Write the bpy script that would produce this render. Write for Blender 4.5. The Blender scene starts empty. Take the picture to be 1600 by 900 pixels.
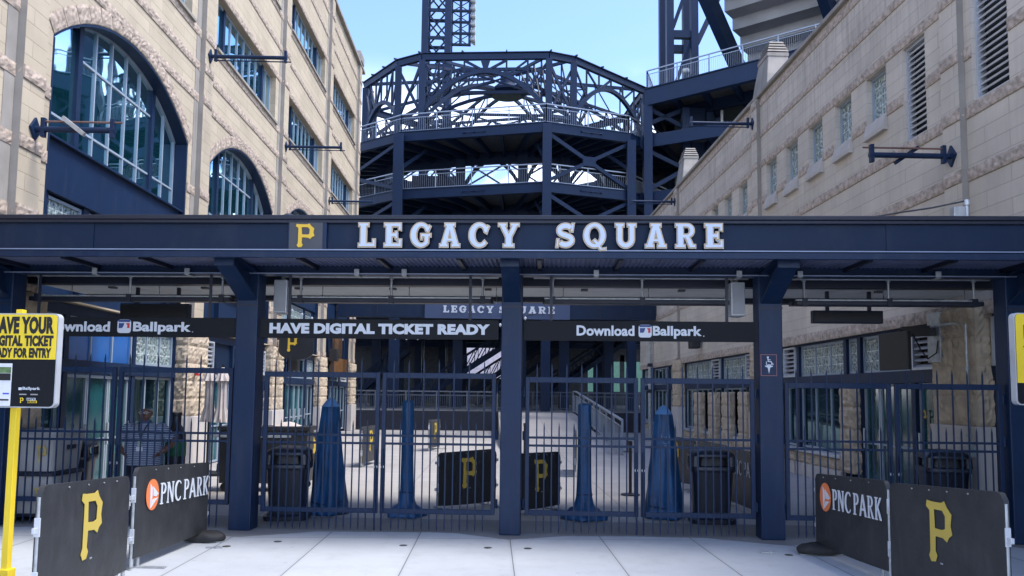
import bpy, bmesh, math, random
from mathutils import Vector, Matrix, noise
R = math.radians
rnd = random.Random(7)
S = bpy.context.scene
COL = S.collection

# ------------------------------------------------------------------ camera
PITCH, YAW, ROLL, EYE, FPX = R(4.6), math.atan(32/1250), 0.011, 1.85, 1250.0
f_ = Vector((math.sin(YAW)*math.cos(PITCH), math.cos(YAW)*math.cos(PITCH), math.sin(PITCH)))
r0 = Vector((math.cos(YAW), -math.sin(YAW), 0)); u0 = r0.cross(f_)
r_ = math.cos(ROLL)*r0 + math.sin(ROLL)*u0
u_ = -math.sin(ROLL)*r0 + math.cos(ROLL)*u0
cam = bpy.data.cameras.new('camera'); cam.sensor_width = 36; cam.lens = 36*FPX/1600
cam.shift_x, cam.shift_y = -0.00075, 0.0411; cam.clip_start = .1; cam.clip_end = 3000
co = bpy.data.objects.new('camera', cam); COL.objects.link(co); S.camera = co
co.matrix_world = Matrix(((r_.x, u_.x, -f_.x, 0), (r_.y, u_.y, -f_.y, 0), (r_.z, u_.z, -f_.z, EYE), (0, 0, 0, 1)))

# ------------------------------------------------------------------ light
SUN_EL, SUN_AZ = 62, 100          # azimuth measured from +Y (down the alley) clockwise
w = bpy.data.worlds.new('World'); S.world = w; w.use_nodes = True
nt = w.node_tree; nt.nodes.clear()
def N(t, typ, **kw):
    n = t.nodes.new(typ)
    for k, v in kw.items():
        if k in n.inputs and not hasattr(n, k): n.inputs[k].default_value = v
        else:
            try: setattr(n, k, v)
            except Exception: n.inputs[k].default_value = v
    return n
out = N(nt, 'ShaderNodeOutputWorld'); bg = N(nt, 'ShaderNodeBackground'); bg.inputs['Strength'].default_value = 0.12
sky = N(nt, 'ShaderNodeTexSky'); sky.sky_type = 'NISHITA'; sky.sun_disc = False
sky.sun_elevation = R(SUN_EL); sky.sun_rotation = R(SUN_AZ); sky.air_density = 1.0; sky.dust_density = 1.2; sky.ozone_density = 1.6
tc = N(nt, 'ShaderNodeTexCoord'); sp = N(nt, 'ShaderNodeSeparateXYZ')
nt.links.new(tc.outputs['Generated'], sp.inputs[0])
mp = N(nt, 'ShaderNodeMapping'); mp.inputs['Scale'].default_value = (1, 1, 2.1); mp.inputs['Location'].default_value = (.37, .2, .1)
nt.links.new(tc.outputs['Generated'], mp.inputs[0])
nz = N(nt, 'ShaderNodeTexNoise'); nz.inputs['Scale'].default_value = 4.2; nz.inputs['Detail'].default_value = 7; nz.inputs['Roughness'].default_value = .58; nz.inputs['Distortion'].default_value = .25
nt.links.new(mp.outputs[0], nz.inputs['Vector'])
cr = N(nt, 'ShaderNodeMapRange'); cr.inputs[1].default_value = .40; cr.inputs[2].default_value = .56; cr.interpolation_type = 'SMOOTHSTEP'
nt.links.new(nz.outputs['Fac'], cr.inputs[0])
mr = N(nt, 'ShaderNodeMapRange'); mr.inputs[1].default_value = .40; mr.inputs[2].default_value = .26; mr.interpolation_type = 'SMOOTHSTEP'
nt.links.new(sp.outputs['Z'], mr.inputs[0])
mu = N(nt, 'ShaderNodeMath', operation='MULTIPLY'); nt.links.new(cr.outputs[0], mu.inputs[0]); nt.links.new(mr.outputs[0], mu.inputs[1])
mu2 = N(nt, 'ShaderNodeMath', operation='MULTIPLY'); nt.links.new(mu.outputs[0], mu2.inputs[0]); mu2.inputs[1].default_value = .92
mx = N(nt, 'ShaderNodeMixRGB'); mx.inputs[2].default_value = (8.2, 8.6, 9.4, 1)
nt.links.new(mu2.outputs[0], mx.inputs[0])
tint = N(nt, 'ShaderNodeMixRGB'); tint.blend_type = 'MULTIPLY'; tint.inputs[0].default_value = 1; tint.inputs[2].default_value = (.80, .885, 1.08, 1)
nt.links.new(sky.outputs[0], tint.inputs[1]); nt.links.new(tint.outputs[0], mx.inputs[1])
nt.links.new(mx.outputs[0], bg.inputs['Color']); nt.links.new(bg.outputs[0], out.inputs[0])
sl = bpy.data.lights.new('sun', 'SUN'); sl.energy = 1.5; sl.angle = R(22); sl.color = (1, .95, .88)
so = bpy.data.objects.new('sun', sl); COL.objects.link(so)
sd = Vector((math.sin(R(SUN_AZ))*math.cos(R(SUN_EL)), math.cos(R(SUN_AZ))*math.cos(R(SUN_EL)), math.sin(R(SUN_EL))))
so.rotation_euler = sd.to_track_quat('Z', 'Y').to_euler(); so.location = (30, -20, 60)
S.view_settings.view_transform = 'Standard'; S.view_settings.look = 'None'; S.view_settings.gamma = 1
S.view_settings.use_curve_mapping = False
S.view_settings.exposure = 1.75
S.cycles.max_bounces = 6; S.cycles.diffuse_bounces = 3; S.cycles.glossy_bounces = 3; S.cycles.transmission_bounces = 3
S.cycles.use_denoising = True; S.cycles.caustics_reflective = False; S.cycles.caustics_refractive = False

# ------------------------------------------------------------------ materials
MATS = {}
def mat(name, col, rough=.6, metal=0., var=.12, vscale=3., bump=0., bscale=60., spec=.5, coat=0., stain=0., sscale=(1.5, 1.5, .25), scol=None):
    """plain procedural surface: base colour broken up by noise, optional fine bump and dirt streaks"""
    if name in MATS: return MATS[name]
    m = bpy.data.materials.new(name); m.use_nodes = True; t = m.node_tree; b = t.nodes['Principled BSDF']
    b.inputs['Roughness'].default_value = rough; b.inputs['Metallic'].default_value = metal
    b.inputs['Specular IOR Level'].default_value = spec
    if coat: b.inputs['Coat Weight'].default_value = coat
    g = N(t, 'ShaderNodeNewGeometry')
    n = N(t, 'ShaderNodeTexNoise'); n.inputs['Scale'].default_value = vscale; n.inputs['Detail'].default_value = 5
    t.links.new(g.outputs['Position'], n.inputs['Vector'])
    r = N(t, 'ShaderNodeMapRange'); r.inputs[1].default_value = .3; r.inputs[2].default_value = .7
    r.inputs[3].default_value = 1-var; r.inputs[4].default_value = 1+var
    t.links.new(n.outputs['Fac'], r.inputs[0])
    v = N(t, 'ShaderNodeVectorMath', operation='SCALE'); v.inputs[0].default_value = col[:3]
    t.links.new(r.outputs[0], v.inputs['Scale']); last = v.outputs[0]
    if stain:
        mp = N(t, 'ShaderNodeMapping'); mp.inputs['Scale'].default_value = sscale
        t.links.new(g.outputs['Position'], mp.inputs[0])
        n3 = N(t, 'ShaderNodeTexNoise'); n3.inputs['Scale'].default_value = 2.2; n3.inputs['Detail'].default_value = 6; n3.inputs['Roughness'].default_value = .65
        t.links.new(mp.outputs[0], n3.inputs['Vector'])
        r3 = N(t, 'ShaderNodeMapRange'); r3.inputs[1].default_value = .52; r3.inputs[2].default_value = .72; r3.inputs[3].default_value = 0; r3.inputs[4].default_value = stain
        t.links.new(n3.outputs['Fac'], r3.inputs[0])
        mm = N(t, 'ShaderNodeMixRGB'); mm.inputs[2].default_value = (*scol, 1) if scol else (col[0]*.35, col[1]*.34, col[2]*.34, 1)
        t.links.new(r3.outputs[0], mm.inputs[0]); t.links.new(last, mm.inputs[1]); last = mm.outputs[0]
    t.links.new(last, b.inputs['Base Color'])
    r2 = N(t, 'ShaderNodeMapRange'); r2.inputs[3].default_value = max(.02, rough-.08); r2.inputs[4].default_value = min(1, rough+.1)
    t.links.new(n.outputs['Fac'], r2.inputs[0]); t.links.new(r2.outputs[0], b.inputs['Roughness'])
    if bump:
        n2 = N(t, 'ShaderNodeTexNoise'); n2.inputs['Scale'].default_value = bscale; n2.inputs['Detail'].default_value = 4
        t.links.new(g.outputs['Position'], n2.inputs['Vector'])
        bp = N(t, 'ShaderNodeBump'); bp.inputs['Strength'].default_value = bump; bp.inputs['Distance'].default_value = .01
        t.links.new(n2.outputs['Fac'], bp.inputs['Height']); t.links.new(bp.outputs[0], b.inputs['Normal'])
    MATS[name] = m; return m

def ashlar(name, c1, c2, mortar, streak=.0, top=10.2):
    """dressed limestone blocks on a wall that runs along Y: brick pattern in (Y, Z)"""
    m = bpy.data.materials.new(name); m.use_nodes = True; t = m.node_tree; b = t.nodes['Principled BSDF']
    b.inputs['Roughness'].default_value = .85; b.inputs['Specular IOR Level'].default_value = .25
    g = N(t, 'ShaderNodeNewGeometry'); s = N(t, 'ShaderNodeSeparateXYZ'); c = N(t, 'ShaderNodeCombineXYZ')
    t.links.new(g.outputs['Position'], s.inputs[0]); t.links.new(s.outputs['Y'], c.inputs['X']); t.links.new(s.outputs['Z'], c.inputs['Y'])
    k = N(t, 'ShaderNodeTexBrick'); k.offset = .5; k.squash = 1
    k.inputs['Scale'].default_value = 1; k.inputs['Mortar Size'].default_value = .006; k.inputs['Mortar Smooth'].default_value = .3
    k.inputs['Bias'].default_value = 0; k.inputs['Brick Width'].default_value = 1.17; k.inputs['Row Height'].default_value = .25
    k.inputs['Color1'].default_value = (*c1, 1); k.inputs['Color2'].default_value = (*c2, 1); k.inputs['Mortar'].default_value = (*mortar, 1)
    t.links.new(c.outputs[0], k.inputs['Vector'])
    n = N(t, 'ShaderNodeTexNoise'); n.inputs['Scale'].default_value = .9; n.inputs['Detail'].default_value = 8; n.inputs['Roughness'].default_value = .62
    t.links.new(g.outputs['Position'], n.inputs['Vector'])
    r = N(t, 'ShaderNodeMapRange'); r.inputs[1].default_value = .3; r.inputs[2].default_value = .7; r.inputs[3].default_value = .88; r.inputs[4].default_value = 1.1
    t.links.new(n.outputs['Fac'], r.inputs[0])
    v = N(t, 'ShaderNodeVectorMath', operation='SCALE'); t.links.new(k.outputs['Color'], v.inputs[0]); t.links.new(r.outputs[0], v.inputs['Scale'])
    # rain streaks: noise drawn out downwards, strongest in the metre under the coping
    mp = N(t, 'ShaderNodeMapping'); mp.inputs['Scale'].default_value = (5, 5, .28); t.links.new(g.outputs['Position'], mp.inputs[0])
    n2 = N(t, 'ShaderNodeTexNoise'); n2.inputs['Scale'].default_value = 1.6; n2.inputs['Detail'].default_value = 6; n2.inputs['Roughness'].default_value = .7
    t.links.new(mp.outputs[0], n2.inputs['Vector'])
    r2 = N(t, 'ShaderNodeMapRange'); r2.inputs[1].default_value = .46; r2.inputs[2].default_value = .7; t.links.new(n2.outputs['Fac'], r2.inputs[0])
    r3 = N(t, 'ShaderNodeMapRange'); r3.inputs[1].default_value = top-2.2; r3.inputs[2].default_value = top; r3.inputs[3].default_value = .18; r3.inputs[4].default_value = 1
    t.links.new(s.outputs['Z'], r3.inputs[0])
    mm = N(t, 'ShaderNodeMath', operation='MULTIPLY'); t.links.new(r2.outputs[0], mm.inputs[0]); t.links.new(r3.outputs[0], mm.inputs[1])
    m2 = N(t, 'ShaderNodeMath', operation='MULTIPLY'); t.links.new(mm.outputs[0], m2.inputs[0]); m2.inputs[1].default_value = streak
    mx = N(t, 'ShaderNodeMixRGB'); mx.inputs[2].default_value = (c1[0]*.36, c1[1]*.37, c1[2]*.38, 1)
    t.links.new(m2.outputs[0], mx.inputs[0]); t.links.new(v.outputs[0], mx.inputs[1]); t.links.new(mx.outputs[0], b.inputs['Base Color'])
    bp = N(t, 'ShaderNodeBump'); bp.inputs['Strength'].default_value = .6; bp.inputs['Distance'].default_value = .012; bp.invert = True
    n4 = N(t, 'ShaderNodeTexNoise'); n4.inputs['Scale'].default_value = 40; n4.inputs['Detail'].default_value = 4; t.links.new(g.outputs['Position'], n4.inputs['Vector'])
    ad = N(t, 'ShaderNodeMath', operation='MULTIPLY_ADD'); ad.inputs[1].default_value = .18
    t.links.new(n4.outputs['Fac'], ad.inputs[0]); t.links.new(k.outputs['Fac'], ad.inputs[2])
    t.links.new(ad.outputs[0], bp.inputs['Height']); t.links.new(bp.outputs[0], b.inputs['Normal'])
    MATS[name] = m; return m

def glassy(name, dark, refl, rough=.02):
    """coated window glass: dark body behind a tinted mirror coat, slightly wavy"""
    m = bpy.data.materials.new(name); m.use_nodes = True; t = m.node_tree; b = t.nodes['Principled BSDF']
    b.inputs['Base Color'].default_value = (*refl, 1); b.inputs['Metallic'].default_value = 1; b.inputs['Roughness'].default_value = rough
    d = N(t, 'ShaderNodeBsdfDiffuse'); d.inputs[0].default_value = (*dark, 1)
    mix = N(t, 'ShaderNodeMixShader'); mix.inputs[0].default_value = .80
    t.links.new(d.outputs[0], mix.inputs[1]); t.links.new(b.outputs[0], mix.inputs[2])
    g = N(t, 'ShaderNodeNewGeometry'); n = N(t, 'ShaderNodeTexNoise'); n.inputs['Scale'].default_value = .8; t.links.new(g.outputs['Position'], n.inputs['Vector'])
    bp = N(t, 'ShaderNodeBump'); bp.inputs['Strength'].default_value = .12; bp.inputs['Distance'].default_value = .05
    t.links.new(n.outputs['Fac'], bp.inputs['Height']); t.links.new(bp.outputs[0], b.inputs['Normal'])
    t.links.new(mix.outputs[0], t.nodes['Material Output'].inputs[0]); MATS[name] = m; return m

def glassblock(name):
    m = bpy.data.materials.new(name); m.use_nodes = True; t = m.node_tree; b = t.nodes['Principled BSDF']
    g = N(t, 'ShaderNodeNewGeometry'); s = N(t, 'ShaderNodeSeparateXYZ'); c = N(t, 'ShaderNodeCombineXYZ')
    t.links.new(g.outputs['Position'], s.inputs[0]); t.links.new(s.outputs['Y'], c.inputs['X']); t.links.new(s.outputs['Z'], c.inputs['Y'])
    k = N(t, 'ShaderNodeTexBrick'); k.offset = 0; k.inputs['Scale'].default_value = 1; k.inputs['Mortar Size'].default_value = .008; k.inputs['Mortar Smooth'].default_value = .1
    k.inputs['Brick Width'].default_value = .2; k.inputs['Row Height'].default_value = .2; k.inputs['Mortar'].default_value = (.42, .46, .45, 1)
    k.inputs['Color1'].default_value = (.16, .21, .20, 1); k.inputs['Color2'].default_value = (.22, .27, .255, 1); t.links.new(c.outputs[0], k.inputs['Vector'])
    v = N(t, 'ShaderNodeTexVoronoi'); v.inputs['Scale'].default_value = 15; t.links.new(g.outputs['Position'], v.inputs['Vector'])
    rr = N(t, 'ShaderNodeMapRange'); rr.inputs[1].default_value = .05; rr.inputs[2].default_value = .6; rr.inputs[3].default_value = .35; rr.inputs[4].default_value = 1.7
    t.links.new(v.outputs['Distance'], rr.inputs[0])
    vm = N(t, 'ShaderNodeVectorMath', operation='SCALE'); t.links.new(k.outputs['Color'], vm.inputs[0]); t.links.new(rr.outputs[0], vm.inputs['Scale'])
    t.links.new(vm.outputs[0], b.inputs['Base Color']); b.inputs['Roughness'].default_value = .12; b.inputs['Specular IOR Level'].default_value = .9
    bp = N(t, 'ShaderNodeBump'); bp.inputs['Strength'].default_value = .9; bp.inputs['Distance'].default_value = .03
    t.links.new(v.outputs['Distance'], bp.inputs['Height']); t.links.new(bp.outputs[0], b.inputs['Normal']); MATS[name] = m; return m

NAVY = mat('navy_paint', (.0050, .0195, .058), .45, var=.10, vscale=2.2, stain=.30, spec=.3, scol=(.040, .056, .080), sscale=(2.5, 2.5, .5))
NAVY2 = mat('navy_panel', (.0060, .0185, .048), .55, spec=.25, var=.10, vscale=1.2, stain=.3, sscale=(1.6, 1.6, .6), scol=(.035, .045, .075))
NAVYD = mat('dark_navy_paint', (.005, .009, .024), .5, var=.12)
STEELB = mat('tower_navy_paint', (.0065, .021, .058), .55, spec=.3, var=.12, vscale=1.0, stain=.2)
SILVER = mat('silver_aluminium', (.55, .58, .62), .38, metal=.35, var=.06)
GALV = mat('galvanised_pipe', (.42, .44, .45), .45, metal=.5, var=.2, vscale=9, stain=.4, sscale=(6, 6, 6))
RAILD = mat('dull_grey_railing', (.11, .13, .16), .5, var=.1)
RAILM = mat('galvanised_railing', (.29, .33, .39), .42, metal=.3, var=.08)
BLACK = mat('black_plastic', (.012, .013, .016), .45, var=.15)
CANM = mat('trash_can_plastic', (.010, .015, .030), .36, var=.12, spec=.6, bump=.15, bscale=120)
CHAR = mat('black_vinyl_banner', (.026, .028, .032), .48, var=.22, vscale=4, bump=.9, bscale=6, stain=.35, sscale=(4, 4, .9), scol=(.065, .066, .07))
WHITE = mat('white_lettering', (.60, .64, .70), .5, var=.03)
GOLD = mat('gold_paint', (.72, .46, .035), .5, var=.06)
GOLDM = mat('muted_gold_print', (.50, .38, .075), .6, var=.06)
GOLDD = mat('dull_gold_print', (.55, .38, .06), .6, var=.08)
TANL = mat('tan_letter_edge', (.46, .33, .16), .5, var=.05)
YEL = mat('yellow_paint', (.82, .60, .03), .45, var=.06, stain=.15)
ORANGE = mat('orange_print', (.72, .20, .07), .55, var=.05)
BLUEC = mat('blue_tarp', (.007, .066, .185), .5, var=.35, vscale=4, bump=1.0, bscale=7)
BEIGE = mat('beige_canvas', (.50, .44, .40), .8, var=.1, vscale=8)
CARTM = mat('pale_grey_plastic', (.36, .36, .36), .6, var=.1, stain=.2)
CONC = mat('weathered_concrete', (.34, .33, .315), .85, var=.14, vscale=2, bump=.3, bscale=40, stain=.4)
WHITEST = mat('smooth_pale_stone', (.56, .52, .48), .8, var=.08, vscale=2, stain=.2)
ROCK = mat('rock_faced_limestone', (.47, .385, .28), .9, var=.22, vscale=5, bump=.6, bscale=24)
BAND = mat('pink_rock_faced_stone', (.405, .325, .255), .9, var=.36, vscale=11, bump=.6, bscale=30)
BANDR = mat('grey_pink_rock_faced_stone', (.45, .375, .31), .9, var=.36, vscale=11, bump=.6, bscale=30, stain=.35)
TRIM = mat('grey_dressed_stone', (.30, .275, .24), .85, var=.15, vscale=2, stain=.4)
LIMEL = ashlar('tan_limestone_ashlar', (.515, .435, .318), (.465, .392, .285), (.37, .30, .21), .25, 18.3)
LIMER = ashlar('grey_limestone_ashlar', (.62, .56, .475), (.555, .50, .425), (.43, .385, .325), .7, 10.2)
GLASS = glassy('teal_coated_glass', (.010, .085, .115), (.60, .88, 1.0))
GLASSD = glassy('dark_store_glass', (.004, .022, .028), (.16, .30, .33), .04)
BLUEF = mat('blue_window_film', (.008, .10, .36), .15, var=.25, vscale=1.2)
TEALF = mat('teal_door_glass', (.010, .075, .085), .08, var=.5, vscale=1.5, spec=.8)
GBLOCK = glassblock('glass_block')
DARKIN = mat('dark_interior', (.045, .052, .065), .9, var=.3)
SOFFIT = mat('pale_soffit_panel', (.74, .76, .74), .7, var=.08)
DECKM = mat('corrugated_deck_underside', (.10, .11, .12), .7, var=.2)
RUBBER = mat('black_rubber', (.018, .018, .019), .7, var=.15)
SKIN = mat('dark_brown_skin', (.12, .06, .042), .5, var=.08, vscale=12)
RED = mat('red_enamel', (.55, .03, .03), .4)
GREEN = mat('green_print', (.015, .13, .065), .5, var=.2)
GRASS = mat('ballpark_grass', (.06, .16, .035), .9, var=.3)
LEAF = mat('leaf_green', (.05, .11, .025), .8, var=.4, vscale=9)
GREENW = mat('green_outfield_wall', (.10, .19, .145), .6)
BIN = mat('ticket_sign_black', (.008, .010, .014), .6, spec=.2)

# ------------------------------------------------------------------ mesh helper
class MB:
    def __init__(s): s.v = []; s.f = []
    def add(s, vs, fs, M=None):
        o = len(s.v)
        s.v += [tuple(M @ Vector(v)) for v in vs] if M is not None else [tuple(v) for v in vs]
        s.f += [tuple(i+o for i in f) for f in fs]; return s
    def box(s, x0, x1, y0, y1, z0, z1):
        x0, x1 = min(x0, x1), max(x0, x1); y0, y1 = min(y0, y1), max(y0, y1); z0, z1 = min(z0, z1), max(z0, z1)
        return s.add([(x0,y0,z0),(x1,y0,z0),(x1,y1,z0),(x0,y1,z0),(x0,y0,z1),(x1,y0,z1),(x1,y1,z1),(x0,y1,z1)],
                     [(0,3,2,1),(4,5,6,7),(0,1,5,4),(1,2,6,5),(2,3,7,6),(3,0,4,7)])
    def bar(s, p, q, w, h, up=(0,0,1)):
        p, q, up = Vector(p), Vector(q), Vector(up); d = (q-p).normalized()
        if abs(d.dot(up)) > .98: up = Vector((0,1,0)) if abs(d.y) < .9 else Vector((1,0,0))
        a = d.cross(up).normalized(); b = a.cross(d).normalized()
        c = []
        for o in (p, q): c += [o-a*w/2-b*h/2, o+a*w/2-b*h/2, o+a*w/2+b*h/2, o-a*w/2+b*h/2]
        return s.add(c, [(3,2,1,0),(4,5,6,7),(0,1,5,4),(1,2,6,5),(2,3,7,6),(3,0,4,7)])
    def tube(s, pts, r, n=8, close=False):
        pts = [Vector(p) for p in pts]; k = len(pts); rings = []
        for i, p in enumerate(pts):
            d = (pts[min(i+1, k-1)] - pts[max(i-1, 0)])
            if close: d = pts[(i+1) % k] - pts[i-1]
            d.normalize(); up = Vector((0,0,1)) if abs(d.z) < .95 else Vector((0,1,0))
            a = d.cross(up).normalized(); b = a.cross(d)
            rr = r[i] if isinstance(r, (list, tuple)) else r
            rings.append([p + (a*math.cos(t)+b*math.sin(t))*rr for t in [2*math.pi*j/n for j in range(n)]])
        vs = [v for g in rings for v in g]; fs = []
        for i in range(k if close else k-1):
            i2 = (i+1) % k
            for j in range(n): fs.append((i*n+j, i*n+(j+1) % n, i2*n+(j+1) % n, i2*n+j))
        if not close: fs += [tuple(range(n-1, -1, -1)), tuple((k-1)*n+j for j in range(n))]
        return s.add(vs, fs)
    def loft(s, rings, cap=True):
        n = len(rings[0]); vs = [v for g in rings for v in g]; fs = []
        for i in range(len(rings)-1):
            for j in range(n): fs.append((i*n+j, i*n+(j+1) % n, (i+1)*n+(j+1) % n, (i+1)*n+j))
        if cap: fs += [tuple(range(n-1, -1, -1)), tuple((len(rings)-1)*n+j for j in range(n))]
        return s.add(vs, fs)
    def lathe(s, prof, n=20, c=(0,0,0)):
        return s.loft([[(c[0]+r*math.cos(2*math.pi*j/n), c[1]+r*math.sin(2*math.pi*j/n), c[2]+z) for j in range(n)] for r, z in prof])
    def grid(s, fn, nu, nv):
        vs = [fn(i/nu, j/nv) for j in range(nv+1) for i in range(nu+1)]
        fs = [(j*(nu+1)+i, j*(nu+1)+i+1, (j+1)*(nu+1)+i+1, (j+1)*(nu+1)+i) for j in range(nv) for i in range(nu)]
        return s.add(vs, fs)
    def prism(s, poly, M0, M1):
        n = len(poly); a = [M0(*p) for p in poly]; b = [M1(*p) for p in poly]
        return s.add(a+b, [tuple(range(n-1, -1, -1)), tuple(range(n, 2*n))] + [(i, (i+1) % n, n+(i+1) % n, n+i) for i in range(n)])
    def shape(s, key, M): vs, fs = key; return s.add(vs, fs, M)
    def build(s, name, m, parent=None, world=False, smooth=None, bevel=0, label=None, loc=None, split=False):
        if split:                                                    # one object for every loose piece
            par = list(range(len(s.v)))
            def find(i):
                while par[i] != i: par[i] = par[par[i]]; i = par[i]
                return i
            for f in s.f:
                for i in f[1:]: par[find(i)] = find(f[0])
            isl = {}
            for f in s.f: isl.setdefault(find(f[0]), []).append(f)
            for fs in isl.values():
                ids = sorted({i for f in fs for i in f}); k = {i: n for n, i in enumerate(ids)}
                q = MB(); q.v = [s.v[i] for i in ids]; q.f = [tuple(k[i] for i in f) for f in fs]; o = q.build(name, m, parent, world, smooth, bevel, label, loc)
            return o
        me = bpy.data.meshes.new(name); vs = s.v
        if world and parent is not None:
            inv = MW(parent).inverted(); vs = [tuple(inv @ Vector(v)) for v in vs]
        me.from_pydata(vs, [], s.f); me.materials.append(m)
        o = bpy.data.objects.new(name, me); COL.objects.link(o)
        if parent is not None: o.parent = parent
        if loc: o.location = loc
        bm = bmesh.new(); bm.from_mesh(me); bmesh.ops.recalc_face_normals(bm, faces=bm.faces); bm.to_mesh(me); bm.free()
        if smooth:
            for p in me.polygons: p.use_smooth = True
            me.set_sharp_from_angle(angle=R(smooth))
        if bevel:
            b = o.modifiers.new('bevel', 'BEVEL'); b.width = bevel; b.segments = 2; b.limit_method = 'ANGLE'; b.angle_limit = R(50)
        if label: o['label'] = label
        return o
def MW(o):
    m = Matrix.LocRotScale(o.location, o.rotation_euler, o.scale)
    return MW(o.parent) @ m if o.parent else m
def thing(name, label, cat, loc=(0,0,0), rz=0, group=None):
    o = bpy.data.objects.new(name, None); COL.objects.link(o); o.empty_display_size = .2
    o.location = loc; o.rotation_euler = (0, 0, rz); o['label'] = label; o['category'] = cat
    if group: o['group'] = group
    return o
def tag(o, label, cat, group=None, kind=None):
    if label: o['label'] = label
    if cat: o['category'] = cat
    if group: o['group'] = group
    if kind: o['kind'] = kind
    return o
def copy_tree(o, parent=None):
    c = o.copy(); COL.objects.link(c)
    if parent is not None: c.parent = parent
    for ch in list(o.children): copy_tree(ch, c)
    return c

# flat outlines with holes -> solid; lettering
def outline(loops, depth, offset=0.):
    cu = bpy.data.curves.new('tmp', 'CURVE'); cu.dimensions = '2D'; cu.fill_mode = 'BOTH'; cu.extrude = depth/2; cu.offset = offset
    for pts in loops:
        s = cu.splines.new('POLY'); s.points.add(len(pts)-1)
        for p, q in zip(s.points, pts): p.co = (q[0], q[1], 0, 1)
        s.use_cyclic_u = True
    o = bpy.data.objects.new('tmp', cu); me = o.to_mesh()
    r = ([tuple(v.co) for v in me.vertices], [tuple(p.vertices) for p in me.polygons]); o.to_mesh_clear()
    bpy.data.objects.remove(o); bpy.data.curves.remove(cu); return r
def text(body, depth, offset=0., space=1., shear=0., res=3):
    c = bpy.data.curves.new('tmp', 'FONT'); c.body = body; c.extrude = depth/2; c.offset = offset; c.space_character = space; c.shear = shear; c.resolution_u = res
    o = bpy.data.objects.new('tmp', c); me = o.to_mesh()
    r = ([tuple(v.co) for v in me.vertices], [tuple(p.vertices) for p in me.polygons]); o.to_mesh_clear()
    bpy.data.objects.remove(o); bpy.data.curves.remove(c); return r
def fit(key, w, h, x0=0, y0=0):
    """scale a flat solid so that its x-extent is w and y-extent h, with its lower left corner at x0, y0"""
    vs, fs = key; xs = [v[0] for v in vs]; ys = [v[1] for v in vs]
    sx = w/(max(xs)-min(xs)); sy = (h/(max(ys)-min(ys))) if h else sx
    return ([((v[0]-min(xs))*sx+x0, (v[1]-min(ys))*sy+y0, v[2]) for v in vs], fs)
UP = Matrix(((1,0,0,0),(0,0,-1,0),(0,1,0,0),(0,0,0,1)))        # drawing plane xy -> standing plane xz, facing -y
def arc(cx, cy, rx, ry, a0, a1, n=14): return [(cx+rx*math.cos(R(a0+(a1-a0)*i/n)), cy+ry*math.sin(R(a0+(a1-a0)*i/n))) for i in range(n+1)]
GL = {}
GL['L'] = [[[(0,0),(0,.15),(.08,.15),(.08,.85),(0,.85),(0,1),(.45,1),(.45,.85),(.36,.85),(.36,.16),(.63,.16),(.63,.33),(.76,.33),(.76,0)]]]
GL['E'] = [[[(0,0),(0,.15),(.08,.15),(.08,.85),(0,.85),(0,1),(.76,1),(.76,.68),(.63,.68),(.63,.84),(.36,.84),(.36,.585),(.49,.585),(.49,.66),(.60,.66),(.60,.34),(.49,.34),(.49,.415),(.36,.415),(.36,.16),(.64,.16),(.64,.33),(.78,.33),(.78,0)]]]
GL['C'] = [[arc(.47,.5,.47,.52,52,308,26)+arc(.50,.5,.22,.33,-62,-298,22)],[[(.66,.66),(.84,.60),(.88,.98),(.78,.99),(.74,.9)]],[[(.66,.34),(.84,.40),(.88,.02),(.78,.01),(.74,.1)]]]
GL['C'] = [[arc(.47,.5,.47,.52,46,306,26)+[(.82,.17),(.70,.30)]+arc(.50,.5,.22,.34,-44,-308,22)+[(.68,.62),(.80,.55),(.92,.86),(.83,.92)]]]
GL['G'] = [[arc(.47,.5,.47,.52,46,318,28)+[(.84,.42),(.92,.42),(.92,.56),(.46,.56),(.46,.30),(.53,.30),(.55,.42),(.62,.42)]+arc(.50,.5,.22,.34,-52,-308,22)+[(.68,.66),(.80,.58),(.92,.86),(.83,.92)]]]
GL['A'] = [[[(0,0),(0,.14),(.07,.14),(.29,.86),(.22,.86),(.22,1),(.68,1),(.68,.86),(.61,.86),(.83,.14),(.9,.14),(.9,0),(.52,0),(.52,.14),(.565,.14),(.545,.24),(.355,.24),(.335,.14),(.38,.14),(.38,0)],[(.395,.37),(.505,.37),(.45,.62)]]]
GL['Y'] = [[[(0,1),(.38,1),(.38,.87),(.32,.87),(.46,.60),(.60,.87),(.54,.87),(.54,1),(.92,1),(.92,.87),(.84,.87),(.60,.41),(.60,.14),(.70,.14),(.70,0),(.22,0),(.22,.14),(.32,.14),(.32,.41),(.08,.87),(0,.87)]]]
GL['U'] = [[[(0,1),(.38,1),(.38,.86),(.31,.86)]+arc(.45,.36,.14,.17,180,360,10)+[(.59,.86),(.52,.86),(.52,1),(.9,1),(.9,.86),(.83,.86)]+arc(.45,.36,.38,.38,0,-180,16)+[(.07,.86),(0,.86)]]]
GL['R'] = [[[(0,0),(0,.14),(.08,.14),(.08,.86),(0,.86),(0,1),(.5,1)]+arc(.52,.71,.29,.29,90,-70,14)+[(.76,.14),(.86,.14),(.86,0),(.58,0),(.42,.40),(.34,.40),(.34,.14),(.42,.14),(.42,0)],[(.34,.85),(.49,.85)]+arc(.49,.705,.11,.145,90,-90,8)+[(.34,.56)]]]
GL['Q'] = [[arc(.48,.5,.48,.52,0,360,34)[:-1],arc(.48,.5,.23,.34,0,360,28)[:-1]],[[(.40,.28),(.50,.36),(.66,.22),(.80,-.03),(.98,.0),(.98,-.10),(.72,-.12),(.52,.14)]]]
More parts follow.
